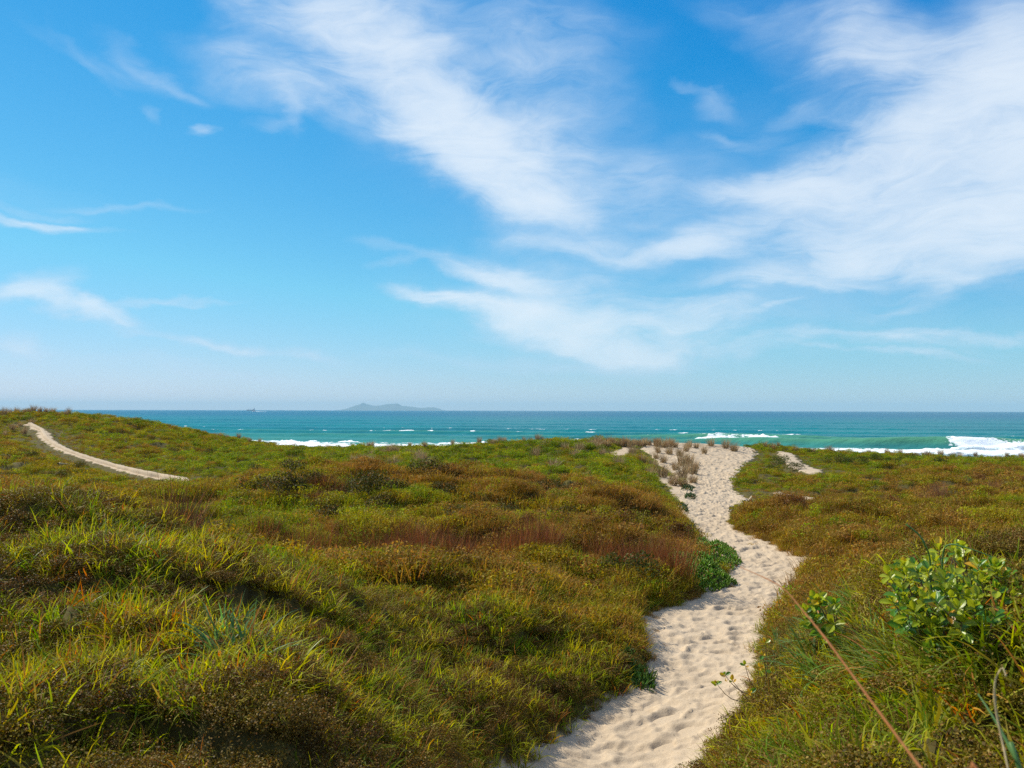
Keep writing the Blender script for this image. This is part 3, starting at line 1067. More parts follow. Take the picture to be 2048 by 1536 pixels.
def scatter(name, label, src, pos, scl, tint, tilt=0.15, rng=RNG):
    c, nv = src
    n = len(pos)
    rot = np.stack([rng.normal(0, tilt, n), rng.normal(0, tilt, n), rng.uniform(0, 2 * np.pi, n)], -1)
    me = bpy.data.meshes.new(name)
    me.vertices.add(n)
    me.vertices.foreach_set('co', np.asarray(pos, np.float32).ravel())
    me.attributes.new('rot', 'FLOAT_VECTOR', 'POINT').data.foreach_set('vector', rot.astype(np.float32).ravel())
    me.attributes.new('scl', 'FLOAT', 'POINT').data.foreach_set('value', np.asarray(scl, np.float32))
    me.attributes.new('idx', 'INT', 'POINT').data.foreach_set('value', rng.integers(0, nv, n).astype(np.int32))
    me.attributes.new('tint', 'FLOAT_COLOR', 'POINT').data.foreach_set('color', np.concatenate([tint, np.ones((n, 1))], 1).astype(np.float32).ravel())
    o = link(name, me, kind='stuff', label=label)
    g = bpy.data.node_groups.new(name, 'GeometryNodeTree')
    g.interface.new_socket('Geometry', in_out='INPUT', socket_type='NodeSocketGeometry')
    g.interface.new_socket('Geometry', in_out='OUTPUT', socket_type='NodeSocketGeometry')
    gi = g.nodes.new('NodeGroupInput')
    go = g.nodes.new('NodeGroupOutput')
    ip = g.nodes.new('GeometryNodeInstanceOnPoints')
    ci = g.nodes.new('GeometryNodeCollectionInfo')
    ci.inputs['Collection'].default_value = c
    ci.inputs['Separate Children'].default_value = True
    ci.inputs['Reset Children'].default_value = True

    def na(an, ty):
        nd = g.nodes.new('GeometryNodeInputNamedAttribute')
        nd.data_type = ty
        nd.inputs['Name'].default_value = an
        return nd.outputs['Attribute']
    e2r = g.nodes.new('FunctionNodeEulerToRotation')
    g.links.new(na('rot', 'FLOAT_VECTOR'), e2r.inputs[0])
    g.links.new(gi.outputs[0], ip.inputs['Points'])
    g.links.new(ci.outputs[0], ip.inputs['Instance'])
    ip.inputs['Pick Instance'].default_value = True
    g.links.new(na('idx', 'INT'), ip.inputs['Instance Index'])
    g.links.new(e2r.outputs[0], ip.inputs['Rotation'])
    g.links.new(na('scl', 'FLOAT'), ip.inputs['Scale'])
    g.links.new(ip.outputs[0], go.inputs[0])
    md = o.modifiers.new('scatter', 'NODES')
    md.node_group = g
    return o


# ------------------------------------------------------------------ what grows where
GREEN = np.array((0.130, 0.215, 0.010))
YGREEN = np.array((0.340, 0.330, 0.014))
OLIVE = np.array((0.250, 0.200, 0.014))
RUST = np.array((0.305, 0.178, 0.040))
BROWN = np.array((0.120, 0.065, 0.022))
STRAW = np.array((0.36, 0.25, 0.13))

DRYNESS = [  # photo pixel, how rusty the cover is there
    (480, 966, .80), (600, 956, .76), (760, 972, .80), (900, 994, .84), (1050, 1004, .84), (1200, 1040, .84), (680, 964, .72), (840, 986, .78), (560, 1020, .40), (450, 1060, .38), (700, 1042, .42), (640, 990, .42), (860, 1036, .48), (1000, 1090, .55),
    (600, 905, .24), (900, 930, .20), (1100, 910, .16), (1250, 900, .24), (1200, 960, .30), (600, 938, .26), (760, 945, .26), (1000, 970, .34), (480, 940, .24), (1100, 985, .60), (1350, 985, .35), (850, 975, .50),
    (200, 850, .42), (100, 900, .58), (350, 890, .42), (250, 950, .50), (50, 960, .55), (150, 1010, .62), (50, 1030, .72), (420, 940, .32), (560, 925, .24), (360, 985, .34), (300, 995, .40),
    (500, 975, .64), (420, 1010, .62), (650, 1000, .50), (800, 1000, .66), (560, 1060, .50), (700, 1080, .55), (900, 1060, .62), (1050, 1040, .66), (1200, 1060, .78), (1250, 1100, .74), (1000, 1110, .70),
    (1350, 1090, .60), (500, 1130, .52), (640, 960, .55), (950, 1000, .72), (750, 960, .62),
    (1600, 960, .45), (1550, 920, .38), (1750, 925, .30), (1950, 935, .42), (1700, 995, .62), (1900, 1000, .74), (1620, 1050, .72), (1800, 1060, .60), (1950, 1085, .58), (1700, 1100, .66),
    (1650, 1135, .72), (1620, 1170, .60), (1700, 1190, .80), (1500, 950, .42), (1560, 1005, .45), (1500, 1035, .52), (1850, 1130, .70), (2040, 960, .66), (2040, 1060, .62),
]
_dp = np.array([hit(a, b)[:2] for a, b, _ in DRYNESS])
_dw = warp(_dp[:, 0], _dp[:, 1])
_dv = np.array([v for _, _, v in DRYNESS])


def dryness(x, y):
    p = warp(x, y)
    out = np.empty(len(p))
    for s in range(0, len(p), 30000):
        d2 = ((p[s:s + 30000, None] - _dw[None]) ** 2).sum(-1)
        w = 1.0 / (d2 + 0.004) ** 1.6
        out[s:s + 30000] = (w * _dv).sum(1) / w.sum(1)
    return out


def cover_tint(x, y, rng=RNG, bias=0.0):
    r = dryness(x, y) + bias - 0.02
    r = r - 0.02 + 0.26 * fbm(x / 2.0, y / 2.0, 201, 4) + 0.22 * fbm(x / 0.5, y / 0.5, 204, 2) + rng.normal(0, 0.15, len(x))
    r = np.clip(r, 0, 1)
    stops = np.array([0.0, 0.26, 0.42, 0.56, 0.74, 1.0])
    cols = np.stack([GREEN * 0.85, GREEN * 1.1 + YGREEN * 0.15, YGREEN * 0.9, OLIVE * 0.7 + RUST * 0.35, RUST, RUST * 0.55 + BROWN * 0.6])
    c = np.stack([np.interp(r, stops, cols[:, i]) for i in range(3)], -1)
    dark = sstep(0.10, 0.45, fbm(x / 1.0, y / 1.0, 207, 3))[:, None]
    c = c * (1 - 0.45 * dark)
    return c * rng.uniform(0.75, 1.25, (len(x), 1))


def sprinkle(n, y0, y1, umax, rng=RNG):
    """uniform per square metre between two distances, inside a widening wedge"""
    y = np.sqrt(rng.uniform((y0 + 3) ** 2, (y1 + 3) ** 2, n)) - 3
    x = rng.uniform(-umax, umax, n) * (y + 3)
    return x, y


def keep(x, y, m):
    return x[m], y[m]


def occluded(x, y, margin=0.35):
    """true where the ground is well hidden behind nearer ground from the photo's side"""
    ex = np.zeros(len(x), bool)
    z = base_z(x, y)
    for f in np.linspace(0.35, 0.97, 14):
        zz = base_z(x * f, y * f)
        los = EYE + (z + margin - EYE) * f
        ex |= zz > los + 0.05
    return ex


# --- the three belts of low creeping cover
far_src = source('far_clump', [join(leaf_cloud(150, 0.40, 0.24, 0.065, 0.030, up=.45), blades(70, 0.34, 0.16, 0.36, 0.012, 0.5, 0.8, 2)) for _ in range(7)], M_FAR)
mid_src = source('mid_clump', [join(leaf_cloud(240, 0.27, 0.15, 0.030, 0.015, up=.4), blades(95, 0.25, 0.09, 0.24, 0.0068, 0.5, 0.9, 3)) for _ in range(7)], M_FAR)
near_src = source('near_clump', [join(leaf_cloud(820, 0.17, 0.13, 0.0125, 0.0078, up=.35, lumps=7), twigs(14, 0.13, 0.20, 0.0012)) for _ in range(8)], M_LEAFLET)

x, y = sprinkle(62000, 25.5, 84, 0.74)
sd = sand_field(x, y)
m = (sd > np.where(x > 16, 0.22, 0.12)) & (y < 83) & ~occluded(x, y, 0.6)
x, y, sd = x[m], y[m], sd[m]
z = ground_z(x, y, sd)
scatter('dune_cover', 'low green and rusty creeping plants over the far dunes', far_src, np.stack([x, y, z - 0.02], -1),
        RNG.choice([0.45, 0.6, 0.8, 1.0, 1.35], len(x), p=[.25, .3, .25, .15, .05]) * (0.45 + 0.55 * sstep(0.1, 0.9, sd)) * (0.45 + 0.55 * sstep(0.5, 4.0, scar_dist(x, y))), cover_tint(x, y))

x, y = sprinkle(52000, 11.3, 27.5, 0.76)
sd = sand_field(x, y)
m = ((sd > 0.05) | ((sd > -0.28) & (RNG.uniform(0, 1, len(x)) < 0.10))) & ~occluded(x, y, 0.45) & ~on_ice(x, y)
x, y, sd = x[m], y[m], sd[m]
z = ground_z(x, y, sd)
scatter('hill_cover', 'rusty and green tussocky cover on the middle hill and beside the path', mid_src, np.stack([x, y, z - 0.02], -1),
        RNG.choice([0.55, 0.75, 1.0, 1.3, 1.8], len(x), p=[.25, .3, .25, .15, .05]) * (0.28 + 0.72 * sstep(-0.05, 0.5, sd)), cover_tint(x, y))

NEAR_DRY = np.array((0.135, 0.066, 0.018))
NEAR_OLIVE = np.array((0.185, 0.145, 0.012))


def near_tint(x, y, rng=RNG):
    k = 0.42 + 0.95 * fbm(x / 1.1, y / 1.1, 221, 3) + rng.normal(0, 0.12, len(x)) + 0.25 * sstep(1.0, 2.5, x) + 0.08 * sstep(7, 11, y)
    k = np.clip(k, 0, 1)[:, None]
    c = NEAR_DRY * (1 - k) + NEAR_OLIVE * k
    c = c * (1 - 0.5 * sstep(0.15, 0.5, fbm(x / 0.8, y / 0.8, 225, 3)))[:, None]
    return c * rng.uniform(0.6, 1.3, (len(x), 1))


x, y = sprinkle(20500, 1.6, 13.2, 0.80)
sd = sand_field(x, y)
m = ((sd > 0.03) | ((sd > -0.22) & (RNG.uniform(0, 1, len(x)) < 0.10))) & ~occluded(x, y, 0.35)
x, y, sd = x[m], y[m], sd[m]
z = ground_z(x, y, sd)
scatter('creeper', 'brown and olive small leaved creeper matting the near mounds', near_src, np.stack([x, y, z - 0.015], -1),
        RNG.uniform(0.55, 1.1, len(x)) * (0.32 + 0.68 * sstep(-0.05, 0.35, sd)), near_tint(x, y))

# --- long grass on the near mounds
GRASS_SPOTS = [  # photo pixel, radius in metres, how much grass
    (150, 1090, .9, 1.0), (40, 1060, .8, .9), (280, 1160, .6, .6), (120, 1200, .6, .6), (450, 1440, .55, 1.0), (180, 1440, .5, .9), (330, 1490, .5, .9), (60, 1520, .5, .8), (700, 1290, .9, .8),
    (640, 1210, .9, .9), (1000, 1290, 1.0, .9), (1180, 1270, .9, 1.0), (1080, 1330, .8, .8), (870, 1330, .8, .7), (1260, 1240, .9, .9), (820, 1240, .8, .8), (560, 1280, .6, .6), (430, 1240, .6, .6), (260, 1290, .5, .6),
    (560, 1390, .4, .6), (800, 1450, .4, .5), (950, 1420, .4, .5), (1050, 1230, .8, .8), (620, 1440, .35, .6), (350, 1210, .5, .5), (700, 1520, .4, .4), (230, 1380, .4, .5),
    (1700, 1290, .6, 1.3), (1800, 1360, .6, 1.3), (1720, 1380, .5, 1.2), (1860, 1390, .5, 1.2), (1640, 1330, .5, 1.0), (1940, 1480, .5, 1.2), (1900, 1420, .5, 1.0), (1650, 1260, .5, .8), (1980, 1400, .5, .9), (1760, 1440, .4, .7), (1640, 1400, .4, .6), (2020, 1480, .5, .9), (1580, 1420, .3, .4), (1880, 1500, .4, .5),
    (300, 1500, .5, 1.2), (480, 1510, .5, 1.1), (600, 1500, .45, 1.0), (120, 1480, .5, 1.1), (720, 1480, .4, .9), (400, 1400, .5, .9), (850, 1490, .35, .8), (30, 1400, .5, .9),
    (1600, 1230, .5, .6), (1560, 1240, .6, .5),
]
_gs = [(hit(a, b)[:2], r_, w_) for a, b, r_, w_ in GRASS_SPOTS]


def grassy(x, y):
    g = 0.36 + 1.10 * fbm(x / 0.9, y / 0.9, 231, 3) + 0.25 * fbm(x / 0.3, y / 0.3, 233, 2)
    for c, r_, w_ in _gs:
        g = g + 0.8 * w_ * np.exp(-((x - c[0]) ** 2 + ((y - c[1]) * 0.8) ** 2) / (r_ * r_))
    return g * (1 - 0.97 * np.exp(-(((x - 2.1) / 0.75) ** 2 + ((y - 3.55) / 0.75) ** 2) ** 2))


grass_src = source('grass_tuft', [blades(int(RNG.integers(10, 18)), 0.07, 0.08, 0.28, 0.0095, 0.6, 1.7, 4) for _ in range(9)], M_BLADE)
x, y = sprinkle(85000, 1.4, 15.0, 0.80)
sd = sand_field(x, y)
g = grassy(x, y)
m = (sd > 0.06) & (RNG.uniform(0, 1, len(x)) < np.clip(g, 0.02, 1)) & ~on_ice(x, y) & ~occluded(x, y, 0.4)
x, y, sd, g = x[m], y[m], sd[m], g[m]
z = ground_z(x, y, sd)
k = np.clip(0.5 + 0.8 * fbm(x / 1.6, y / 1.6, 241, 2) + RNG.normal(0, 0.2, len(x)), 0, 1)[:, None]
gt = np.array((0.130, 0.245, 0.016)) * (1 - k) + np.array((0.480, 0.440, 0.018)) * k
gt = np.where((RNG.uniform(0, 1, len(x)) < 0.06)[:, None], np.array((0.38, 0.17, 0.025)), gt) * RNG.uniform(0.7, 1.25, (len(x), 1))
scatter('grass', 'yellow green long bladed grass on the near mounds', grass_src, np.stack([x, y, z + 0.01], -1),
        RNG.uniform(0.6, 1.2, len(x)) * np.interp(g, [0, .6, 1.2], [0.70, 0.88, 1.02]), gt, tilt=0.42)


# ------------------------------------------------------------------ plants one can count
def ground_at(px, py):
    p = hit(px, py)
    zz = float(ground_z(np.array([p[0]]), np.array([p[1]]))[0])
    return np.array([p[0], p[1], zz])


def own_tint(o, c):
    o['tint'] = [float(v) for v in c]


# --- straw coloured tufts on the dune crest
M_TUFT = leaf_material('dry_dune_grass', 'OBJECT', trans=0.30, rough=0.6, spec=0.1, var=0.35, dry=(0.36, 0.28, 0.15, 1), dry_amt=0.5)
TUFT_ME = []
for k in range(7):
    v, f, r = blades(150, 0.17, 0.35, 0.72, 0.013, 0.33, 0.7, 3)
    TUFT_ME.append(make_mesh('grass_tuft', v, f, M_TUFT, {'rnd': r}))


def ridge_at(px):
    """where the skyline of the dunes stands in this direction"""
    d = ray(px, 821)
    Y = np.arange(48, 80, 0.4)
    zz = ground_z(d[0] * Y, Y)
    k = int(np.argmax((zz - EYE) / Y))
    k = max(0, k - int(RNG.integers(0, 4)))
    return np.array([d[0] * Y[k], Y[k], zz[k] + 0.22])


def tuft(px, py, label, group, s=1.0, warm=0.0):
    p = ground_at(px, py) if py else ridge_at(px)
    o = link('grass_tuft', TUFT_ME[int(RNG.integers(0, 7))], label=label, category='grass tuft', group=group)
    o.location = (p[0], p[1], max(p[2] - 0.03, float(base_z(p[:1], p[1:2])[0]) - 0.06))
    o.rotation_euler = (RNG.normal(0, 0.08), RNG.normal(0.12, 0.08), RNG.uniform(0, 6.28))
    k = s * 1.3 * RNG.uniform(0.75, 1.2)
    o.scale = (k, k, k * RNG.uniform(0.8, 1.1))
    c = np.array((0.250, 0.182, 0.092)) * RNG.uniform(0.75, 1.25) + np.array((0.02, 0.0, -0.01)) * warm
    own_tint(o, c)
    return o


SAND_TUFTS = [(1350, 893), (1378, 892), (1393, 894), (1423, 890), (1452, 894), (1468, 900), (1409, 905), (1360, 910), (1372, 900), (1363, 928), (1378, 926), (1386, 946), (1365, 953),
              (1325, 951), (1327, 923), (1317, 903), (1330, 893), (1386, 963), (1302, 951), (1284, 933), (1264, 928), (1345, 966), (1368, 969), (1307, 938), (1340, 906), (1352, 938), (1312, 915), (1392, 935), (1375, 944)]
for a, b in SAND_TUFTS:
    tuft(a, b, 'straw brown grass tuft growing on the bare sand left of the path crest', 'grass tufts on the bare dune sand', 0.82)
for a, b in [(1107, 938), (1074, 910), (1218, 915), (1236, 943), (1264, 906), (1205, 908), (1190, 900), (1160, 905), (1130, 903), (1090, 897), (1150, 915)]:
    tuft(a, b, 'straw brown grass tuft standing alone in the green field left of the crest', 'lone tufts in the green dune field', 0.85)
for k in range(46):
    a = RNG.uniform(1180, 1345)
    tuft(a, RNG.uniform(886, 892) + max(0, 1240 - a) * 0.09, 'straw brown grass tuft in the dense row along the top of the sandy dune', 'tufts along the sandy dune crest', 0.75, 0.5)
for a in [1512, 1530, 1545, 1556, 1590, 1625, 1655, 1662, 1700, 1730, 1737, 1772, 1800, 1846, 1853, 1880, 1905, 1918, 1950, 1984, 1992, 2012, 2040, 2046]:
    tuft(a, 0, 'dry grass tuft on the skyline ridge right of the path, against the surf', 'tufts on the right ridge', 0.62, 0.6)
for a in [440, 455, 478, 500, 520, 655, 662, 705, 738, 745, 790, 820, 850, 905, 958, 985, 992, 1000, 1010, 1048, 1062, 1075, 1085]:
    tuft(a, 0, 'brown grass tuft on the low ridge between left hill and sandy crest', 'tufts on the low middle ridge', 0.62, 0.2)
for k in range(30):
    tuft(RNG.uniform(690, 870), RNG.uniform(908, 936), 'greyish straw tuft in the pale patch on the field below the middle ridge', 'tufts in the pale patch below the ridge', 0.7)
for a, b in [(8, 0), (20, 0), (33, 0), (50, 0), (57, 0), (66, 0), (80, 0), (92, 0), (105, 0), (131, 0), (137, 0), (40, 850), (62, 848), (25, 858), (10, 868), (48, 866)]:
    tuft(a, b, 'thin brown tuft on top of the left hill beside the narrow trail', 'tufts on the left hill', 0.72, 0.4)

# --- rushes in the hollow
M_RUSH = leaf_material('rush_stems', 'OBJECT', trans=0.25, rough=0.6, spec=0.1, var=0.4, dry=(0.30, 0.13, 0.05, 1), dry_amt=0.4)
RUSH_ME = []
for k in range(6):
    v, f, r = blades(230, 0.27, 0.35, 0.78, 0.0048, 0.26, 0.42, 3, out_bias=0.75)
    RUSH_ME.append(make_mesh('rush_clump', v, f, M_RUSH, {'rnd': r}))


def rush(px, py, label, group, s=1.0, tint=(0.165, 0.075, 0.028)):
    p = ground_at(px, py)
    o = link('rush_clump', RUSH_ME[int(RNG.integers(0, 6))], label=label, category='rushes', group=group)
    o.location = (p[0], p[1], p[2] - 0.03)
    o.rotation_euler = (RNG.normal(0, 0.05), RNG.normal(0.08, 0.05), RNG.uniform(0, 6.28))
    k = s * RNG.uniform(0.8, 1.2)
    o.scale = (k, k, k * RNG.uniform(0.85, 1.1))
    own_tint(o, np.array(tint) * RNG.uniform(0.7, 1.25))


for k in range(58):
    a = RNG.uniform(520, 1110)
    rush(a, RNG.uniform(1142, 1180), 'reddish brown rush clump in the hollow between front mound and middle hill', 'rushes in the central hollow', 1.05, (0.150, 0.068, 0.026))
for a, b in [(1195, 1160), (1225, 1168), (1255, 1165), (1285, 1172), (1310, 1160), (1245, 1150), (1275, 1152), (1330, 1172), (1215, 1150), (1300, 1180), (1350, 1180)]:
    rush(a, b, 'tall russet rush clump beside the path left of the ice plant', 'rushes beside the path', 1.05, (0.18, 0.078, 0.026))
for k in range(26):
    rush(RNG.uniform(-20, 330), RNG.uniform(1040, 1068), 'dull brown rush clump in the left hollow behind the grassy mound', 'rushes in the left hollow', 0.62, (0.135, 0.068, 0.026))
for k in range(12):
    rush(RNG.uniform(540, 680), RNG.uniform(1005, 1050), 'dark brown rush clump on the left shoulder of the middle hill', 'rushes on the middle hill', 0.8, (0.115, 0.058, 0.026))
for a, b in [(1640, 1175), (1665, 1170), (1690, 1178), (1720, 1165), (1750, 1172), (1655, 1190), (1705, 1190), (1780, 1165), (1735, 1185)]:
    rush(a, b, 'russet rush clump right of the path behind the glossy shrub', 'rushes right of the path', 0.62, (0.20, 0.088, 0.028))
for a, b in [(1850, 1010), (1880, 1008), (1910, 1012), (1960, 1000), (1990, 995), (2020, 1000), (1790, 1030), (1760, 1035), (1930, 1030)]:
    rush(a, b, 'greyish brown rush clump out on the right dune field', 'rushes on the right field', 0.85, (0.19, 0.115, 0.07))

# --- dark cushions of shrub on the middle hill and the right field
M_SHRUB = leaf_material('dark_shrub_leaf', 'OBJECT', trans=0.28, rough=0.6, spec=0.1, var=0.5, dry=(0.16, 0.09, 0.03, 1), dry_amt=0.25)
M_TWIG = wood_material('twig_bark', (0.07, 0.045, 0.03), (0.14, 0.10, 0.07))
SHRUB_PROTO = []
for k in range(5):
    t0 = thing('dune_shrub', 'x', 'shrub')
    v, f, r = leaf_cloud(900, 0.46, 0.46, 0.046, 0.026, up=.25, lumps=8)
    own_tint(link('foliage', make_mesh('foliage', v, f, M_SHRUB, {'rnd': r}), t0), (0.05, 0.06, 0.01))
    v, f, r = twigs(26, 0.42, 0.55, 0.006)
    link('twigs', make_mesh('twigs', v, f, M_TWIG), t0)
    SHRUB_PROTO.append(t0)
PROTO_USED = set()


def shrub(px, py, label, group, s=1.0, tint=(0.085, 0.075, 0.012), sink=0.06):
    p = ground_at(px, py)
    k = int(RNG.integers(0, 5))
    sc = s * RNG.uniform(0.8, 1.25)
    rz = RNG.uniform(0, 6.28)
    if k not in PROTO_USED:
        PROTO_USED.add(k)
        o = SHRUB_PROTO[k]
        o.location = (p[0], p[1], p[2] - sink)
        o.rotation_euler = (0, 0, rz)
        o.scale = (sc,) * 3
        o['label'] = label
        o['group'] = group
    else:
        o = dup(SHRUB_PROTO[k], (p[0], p[1], p[2] - sink), rz, sc, label, group)
    for ch in (o.children if k not in PROTO_USED or True else []):
        if ch.name.startswith('foliage'):
            own_tint(ch, np.array(tint) * RNG.uniform(0.75, 1.25))
    return o


for a, b in [(846, 972), (983, 988), (920, 972), (620, 1004), (560, 1044), (702, 1018), (738, 1026), (855, 990), (770, 1069), (742, 1048), (682, 1084), (902, 1054), (870, 1069), (1012, 1080), (1150, 1050), (940, 1094),
             (640, 1064), (1062, 1014), (1105, 1006), (1240, 1064), (1140, 1066), (830, 1110), (1085, 1064), (530, 1014), (480, 1050), (590, 980), (660, 1030), (960, 1030), (800, 1035), (1020, 1040), (720, 1000), (890, 1020)]:
    shrub(a, b, 'low dark olive shrub cushion on the middle hill', 'dark shrub cushions on the middle hill', RNG.uniform(0.8, 1.35), (0.062, 0.062, 0.010))
for k in range(34):
    a, b = RNG.uniform(430, 1330), 0
    b = RNG.uniform(1000 + max(0, a - 950) * 0.18, 1120)
    shrub(a, b, 'rounded golden green hummock plant lit on the middle hill', 'golden hummock plants on the middle hill', RNG.uniform(0.6, 1.1), (0.26, 0.24, 0.014))
for a, b in [(1200, 1090), (1282, 1104), (1190, 1082), (1292, 1090), (1350, 1112), (1360, 1098), (1240, 1120), (1130, 1112), (1060, 1118)]:
    shrub(a, b, 'low brown shrub cushion on the hill slope left of the ice plant', 'brown cushions near the path', RNG.uniform(0.55, .95), (0.12, 0.060, 0.014))
for a, b in [(800, 1150), (980, 1160), (880, 1165), (700, 1165), (1210, 1185), (1260, 1190)]:
    shrub(a, b, 'dark green shrub cushion among the rushes in the hollow', 'dark cushions among the rushes', RNG.uniform(0.7, 1.05), (0.045, 0.062, 0.010))
for a, b in [(1735, 925), (1755, 924), (1720, 932), (1700, 928), (1680, 925), (1790, 930), (1650, 922), (1830, 930), (1870, 934), (1560, 925), (1590, 940), (1545, 935)]:
    shrub(a, b, 'dark green shrub cushion on the ridge slope right of the path', 'green cushions on the right ridge', RNG.uniform(0.9, 1.5), (0.055, 0.085, 0.010))
for a, b in [(1560, 1020), (1540, 1014), (1520, 1012), (1575, 1026), (1545, 1026), (1505, 1028)]:
    shrub(a, b, 'deep green shrub cushion under the small sand scar right of the path', 'green cushions under the sand scar', RNG.uniform(0.5, 0.7), (0.045, 0.060, 0.010))
for a, b in [(1590, 1056), (1660, 1072), (1700, 1016), (1960, 974), (1985, 978), (1940, 984), (1870, 1020), (1780, 1070), (1910, 1090), (1620, 1090), (1830, 1100), (1740, 1110), (2010, 1040)]:
    shrub(a, b, 'low russet shrub cushion on the right dune field', 'russet cushions on the right field', RNG.uniform(0.55, 1.0), (0.17, 0.082, 0.024))
for a, b in [(275, 1024), (60, 990), (130, 965), (330, 1000), (200, 985), (20, 960), (250, 870), (300, 880), (180, 860), (350, 905), (60, 925), (40, 918), (420, 915), (160, 940), (90, 960)]:
    shrub(a, b, 'low olive shrub cushion on the valley side below the left hill', 'olive cushions on the left valley side', RNG.uniform(0.7, 1.15), (0.080, 0.082, 0.011))
o = shrub(510, 946, 'single rounded dark green bush standing out on the back field', None, 1.0, (0.032, 0.062, 0.020), 0.0)
o.scale = (1.0, 1.0, 1.25)
if 'group' in o:
    del o['group']


# --- leafless twiggy bush in front of the hollow
def dry_bush(px, py, label, s=1.0, n=240):
    p = ground_at(px, py)
    t0 = thing('dry_bush', label, 'bush', p - np.array((0, 0, .03)), 0.3)
    v, f, r = twigs(n, 0.42, 0.62 * s, 0.0055 * s, segs=4)
    link('twigs', make_mesh('twigs', v, f, wood_material('dead_twigs', (0.055, 0.030, 0.02), (0.12, 0.07, 0.045))), t0)
    v, f, r = twigs(9, 0.12, 0.35 * s, 0.013 * s, segs=3)
    link('stem', make_mesh('stem', v, f, M_TWIG), t0)


dry_bush(418, 1158, 'dark leafless twiggy bush behind the front mound, left of the rushes', 1.0, 300)
for a, b in [(350, 1160), (385, 1165), (455, 1168), (520, 1172), (545, 1165), (330, 1150), (480, 1172), (570, 1160)]:
    rush(a, b, 'dark brown rush clump beside the leafless twiggy bush', 'rushes round the twiggy bush', 0.95, (0.095, 0.050, 0.024))
dry_bush(490, 1165, 'smaller dark twiggy bush just right of the large leafless bush', 0.72, 170)
dry_bush(1790, 1072, 'small pale leafless bush on the right dune field behind the glossy shrub', 0.55, 60)

# --- ice plant mats
M_ICE = leaf_material('ice_plant_leaf', 'OBJECT', trans=0.32, rough=0.38, spec=0.35, var=0.35, dry=(0.30, 0.10, 0.03, 1), dry_amt=0.06)


def fingers(n, spots, L, W, rng=RNG, lean=0.45):
    """upright three-sided succulent leaves standing on the given spots"""
    k = rng.integers(0, len(spots), n)
    c = spots[k] + np.concatenate([rng.normal(0, 0.015, (n, 2)), np.zeros((n, 1))], 1)
    a = rng.uniform(0, 2 * np.pi, n)
    th = np.abs(rng.normal(0, lean, n))
    d = np.stack([np.sin(th) * np.cos(a), np.sin(th) * np.sin(a), np.cos(th)], -1)
    s1 = np.stack([-np.sin(a), np.cos(a), np.zeros(n)], -1)
    s2 = np.cross(d, s1)
    l_ = L * rng.uniform(0.6, 1.3, n)[:, None]
    V = []
    for t_, w in ((0, .75), (0.45, 1.0), (0.8, .75), (1.0, .12)):
        p = c + d * l_ * t_ + s2 * (t_ ** 2) * l_ * -0.18
        for q in range(3):
            b = q * 2.0944
            V.append(p + (s1 * math.cos(b) + s2 * math.sin(b)) * W * w * 0.5)
    V = np.stack(V, 1)
    F = []
    for s in range(3):
        for q in range(3):
            F.append((3 * s + q, 3 * s + (q + 1) % 3, 3 * s + 3 + (q + 1) % 3, 3 * s + 3 + q))
    F = np.array(F)[None] + (np.arange(n) * 12)[:, None, None]
    return V.reshape(-1, 3), F.reshape(-1, 4), np.repeat(rng.uniform(0, 1, n), 12)


def ice_plant(label, outline, n, L, W, tint=(0.155, 0.285, 0.016), lean=0.45, thick=0.24, group=None):
    P = np.array([hit(*q)[:2] for q in outline])
    lo_, hi_ = P.min(0), P.max(0)
    q = RNG.uniform(lo_, hi_, (n * 5, 2))
    d, ins = seg_dist(q[:, 0], q[:, 1], P)
    q, d = q[ins], d[ins]
    m = np.minimum(d / 0.25, 1)
    z = np.maximum(ground_z(q[:, 0], q[:, 1]), base_z(q[:, 0], q[:, 1]) - 0.04) + thick * m - 0.03
    sp_ = np.concatenate([q, z[:, None]], 1)[:n]
    ctr = sp_.mean(0)
    v, f, r = fingers(n, sp_ - ctr, L, W, lean=lean)
    t0 = thing('ice_plant', label, 'ground plant', ctr, group=group)
    own_tint(link('leaves', make_mesh('leaves', v, f, M_ICE, {'rnd': r}), t0, kind='stuff'), tint)
    # trailing stems and litter under the leaves
    tv, tf, tr = [], [], []
    st = link('stems', make_mesh('stems', *join(*[(lambda w: (w[0] * np.array((1, 1, .25)) + (sp_[i] - ctr) - np.array((0, 0, .05)), w[1], w[2]))(twigs(3, .1, .2, .006)) for i in range(0, min(n, 120), 3)])[:2], M_TWIG), t0)


ice_plant('bright green ice plant mat reaching onto the path, upper of the two', ICE[0], 2000, 0.085, 0.026, thick=0.16)
ice_plant('bright green ice plant mat reaching onto the path, lower of the two', ICE[1], 2600, 0.085, 0.026, thick=0.16)
ice_plant('tall fingered ice plant at the left path edge, on the front mound', ICE[2], 520, 0.115, 0.017, (0.075, 0.16, 0.018), 0.35, 0.06)
for k, ol in enumerate([[(1372, 1066), (1398, 1070), (1410, 1080), (1385, 1082)], [(1362, 1036), (1385, 1042), (1392, 1054), (1366, 1052)], [(1352, 1005), (1374, 1008), (1376, 1022), (1354, 1020)],
                        [(1372, 985), (1392, 988), (1388, 996), (1370, 994)], [(1366, 968), (1392, 972), (1384, 980), (1362, 976)]]):
    ice_plant('small green ice plant clump creeping from the left onto the upper path', ol, 170, 0.09, 0.028, (0.05, 0.095, 0.014), 0.6, 0.08, 'small ice plants along the upper path')
for k, ol in enumerate([[(1456, 1012), (1480, 1008), (1488, 1022), (1462, 1026)], [(1462, 1030), (1490, 1034), (1486, 1048), (1466, 1044)], [(1486, 1000), (1512, 1002), (1506, 1016), (1486, 1014)]]):
    ice_plant('small dark green ice plant clump on the right edge of the upper path', ol, 190, 0.09, 0.028, (0.042, 0.075, 0.014), 0.6, 0.08, 'small ice plants on the right path edge')


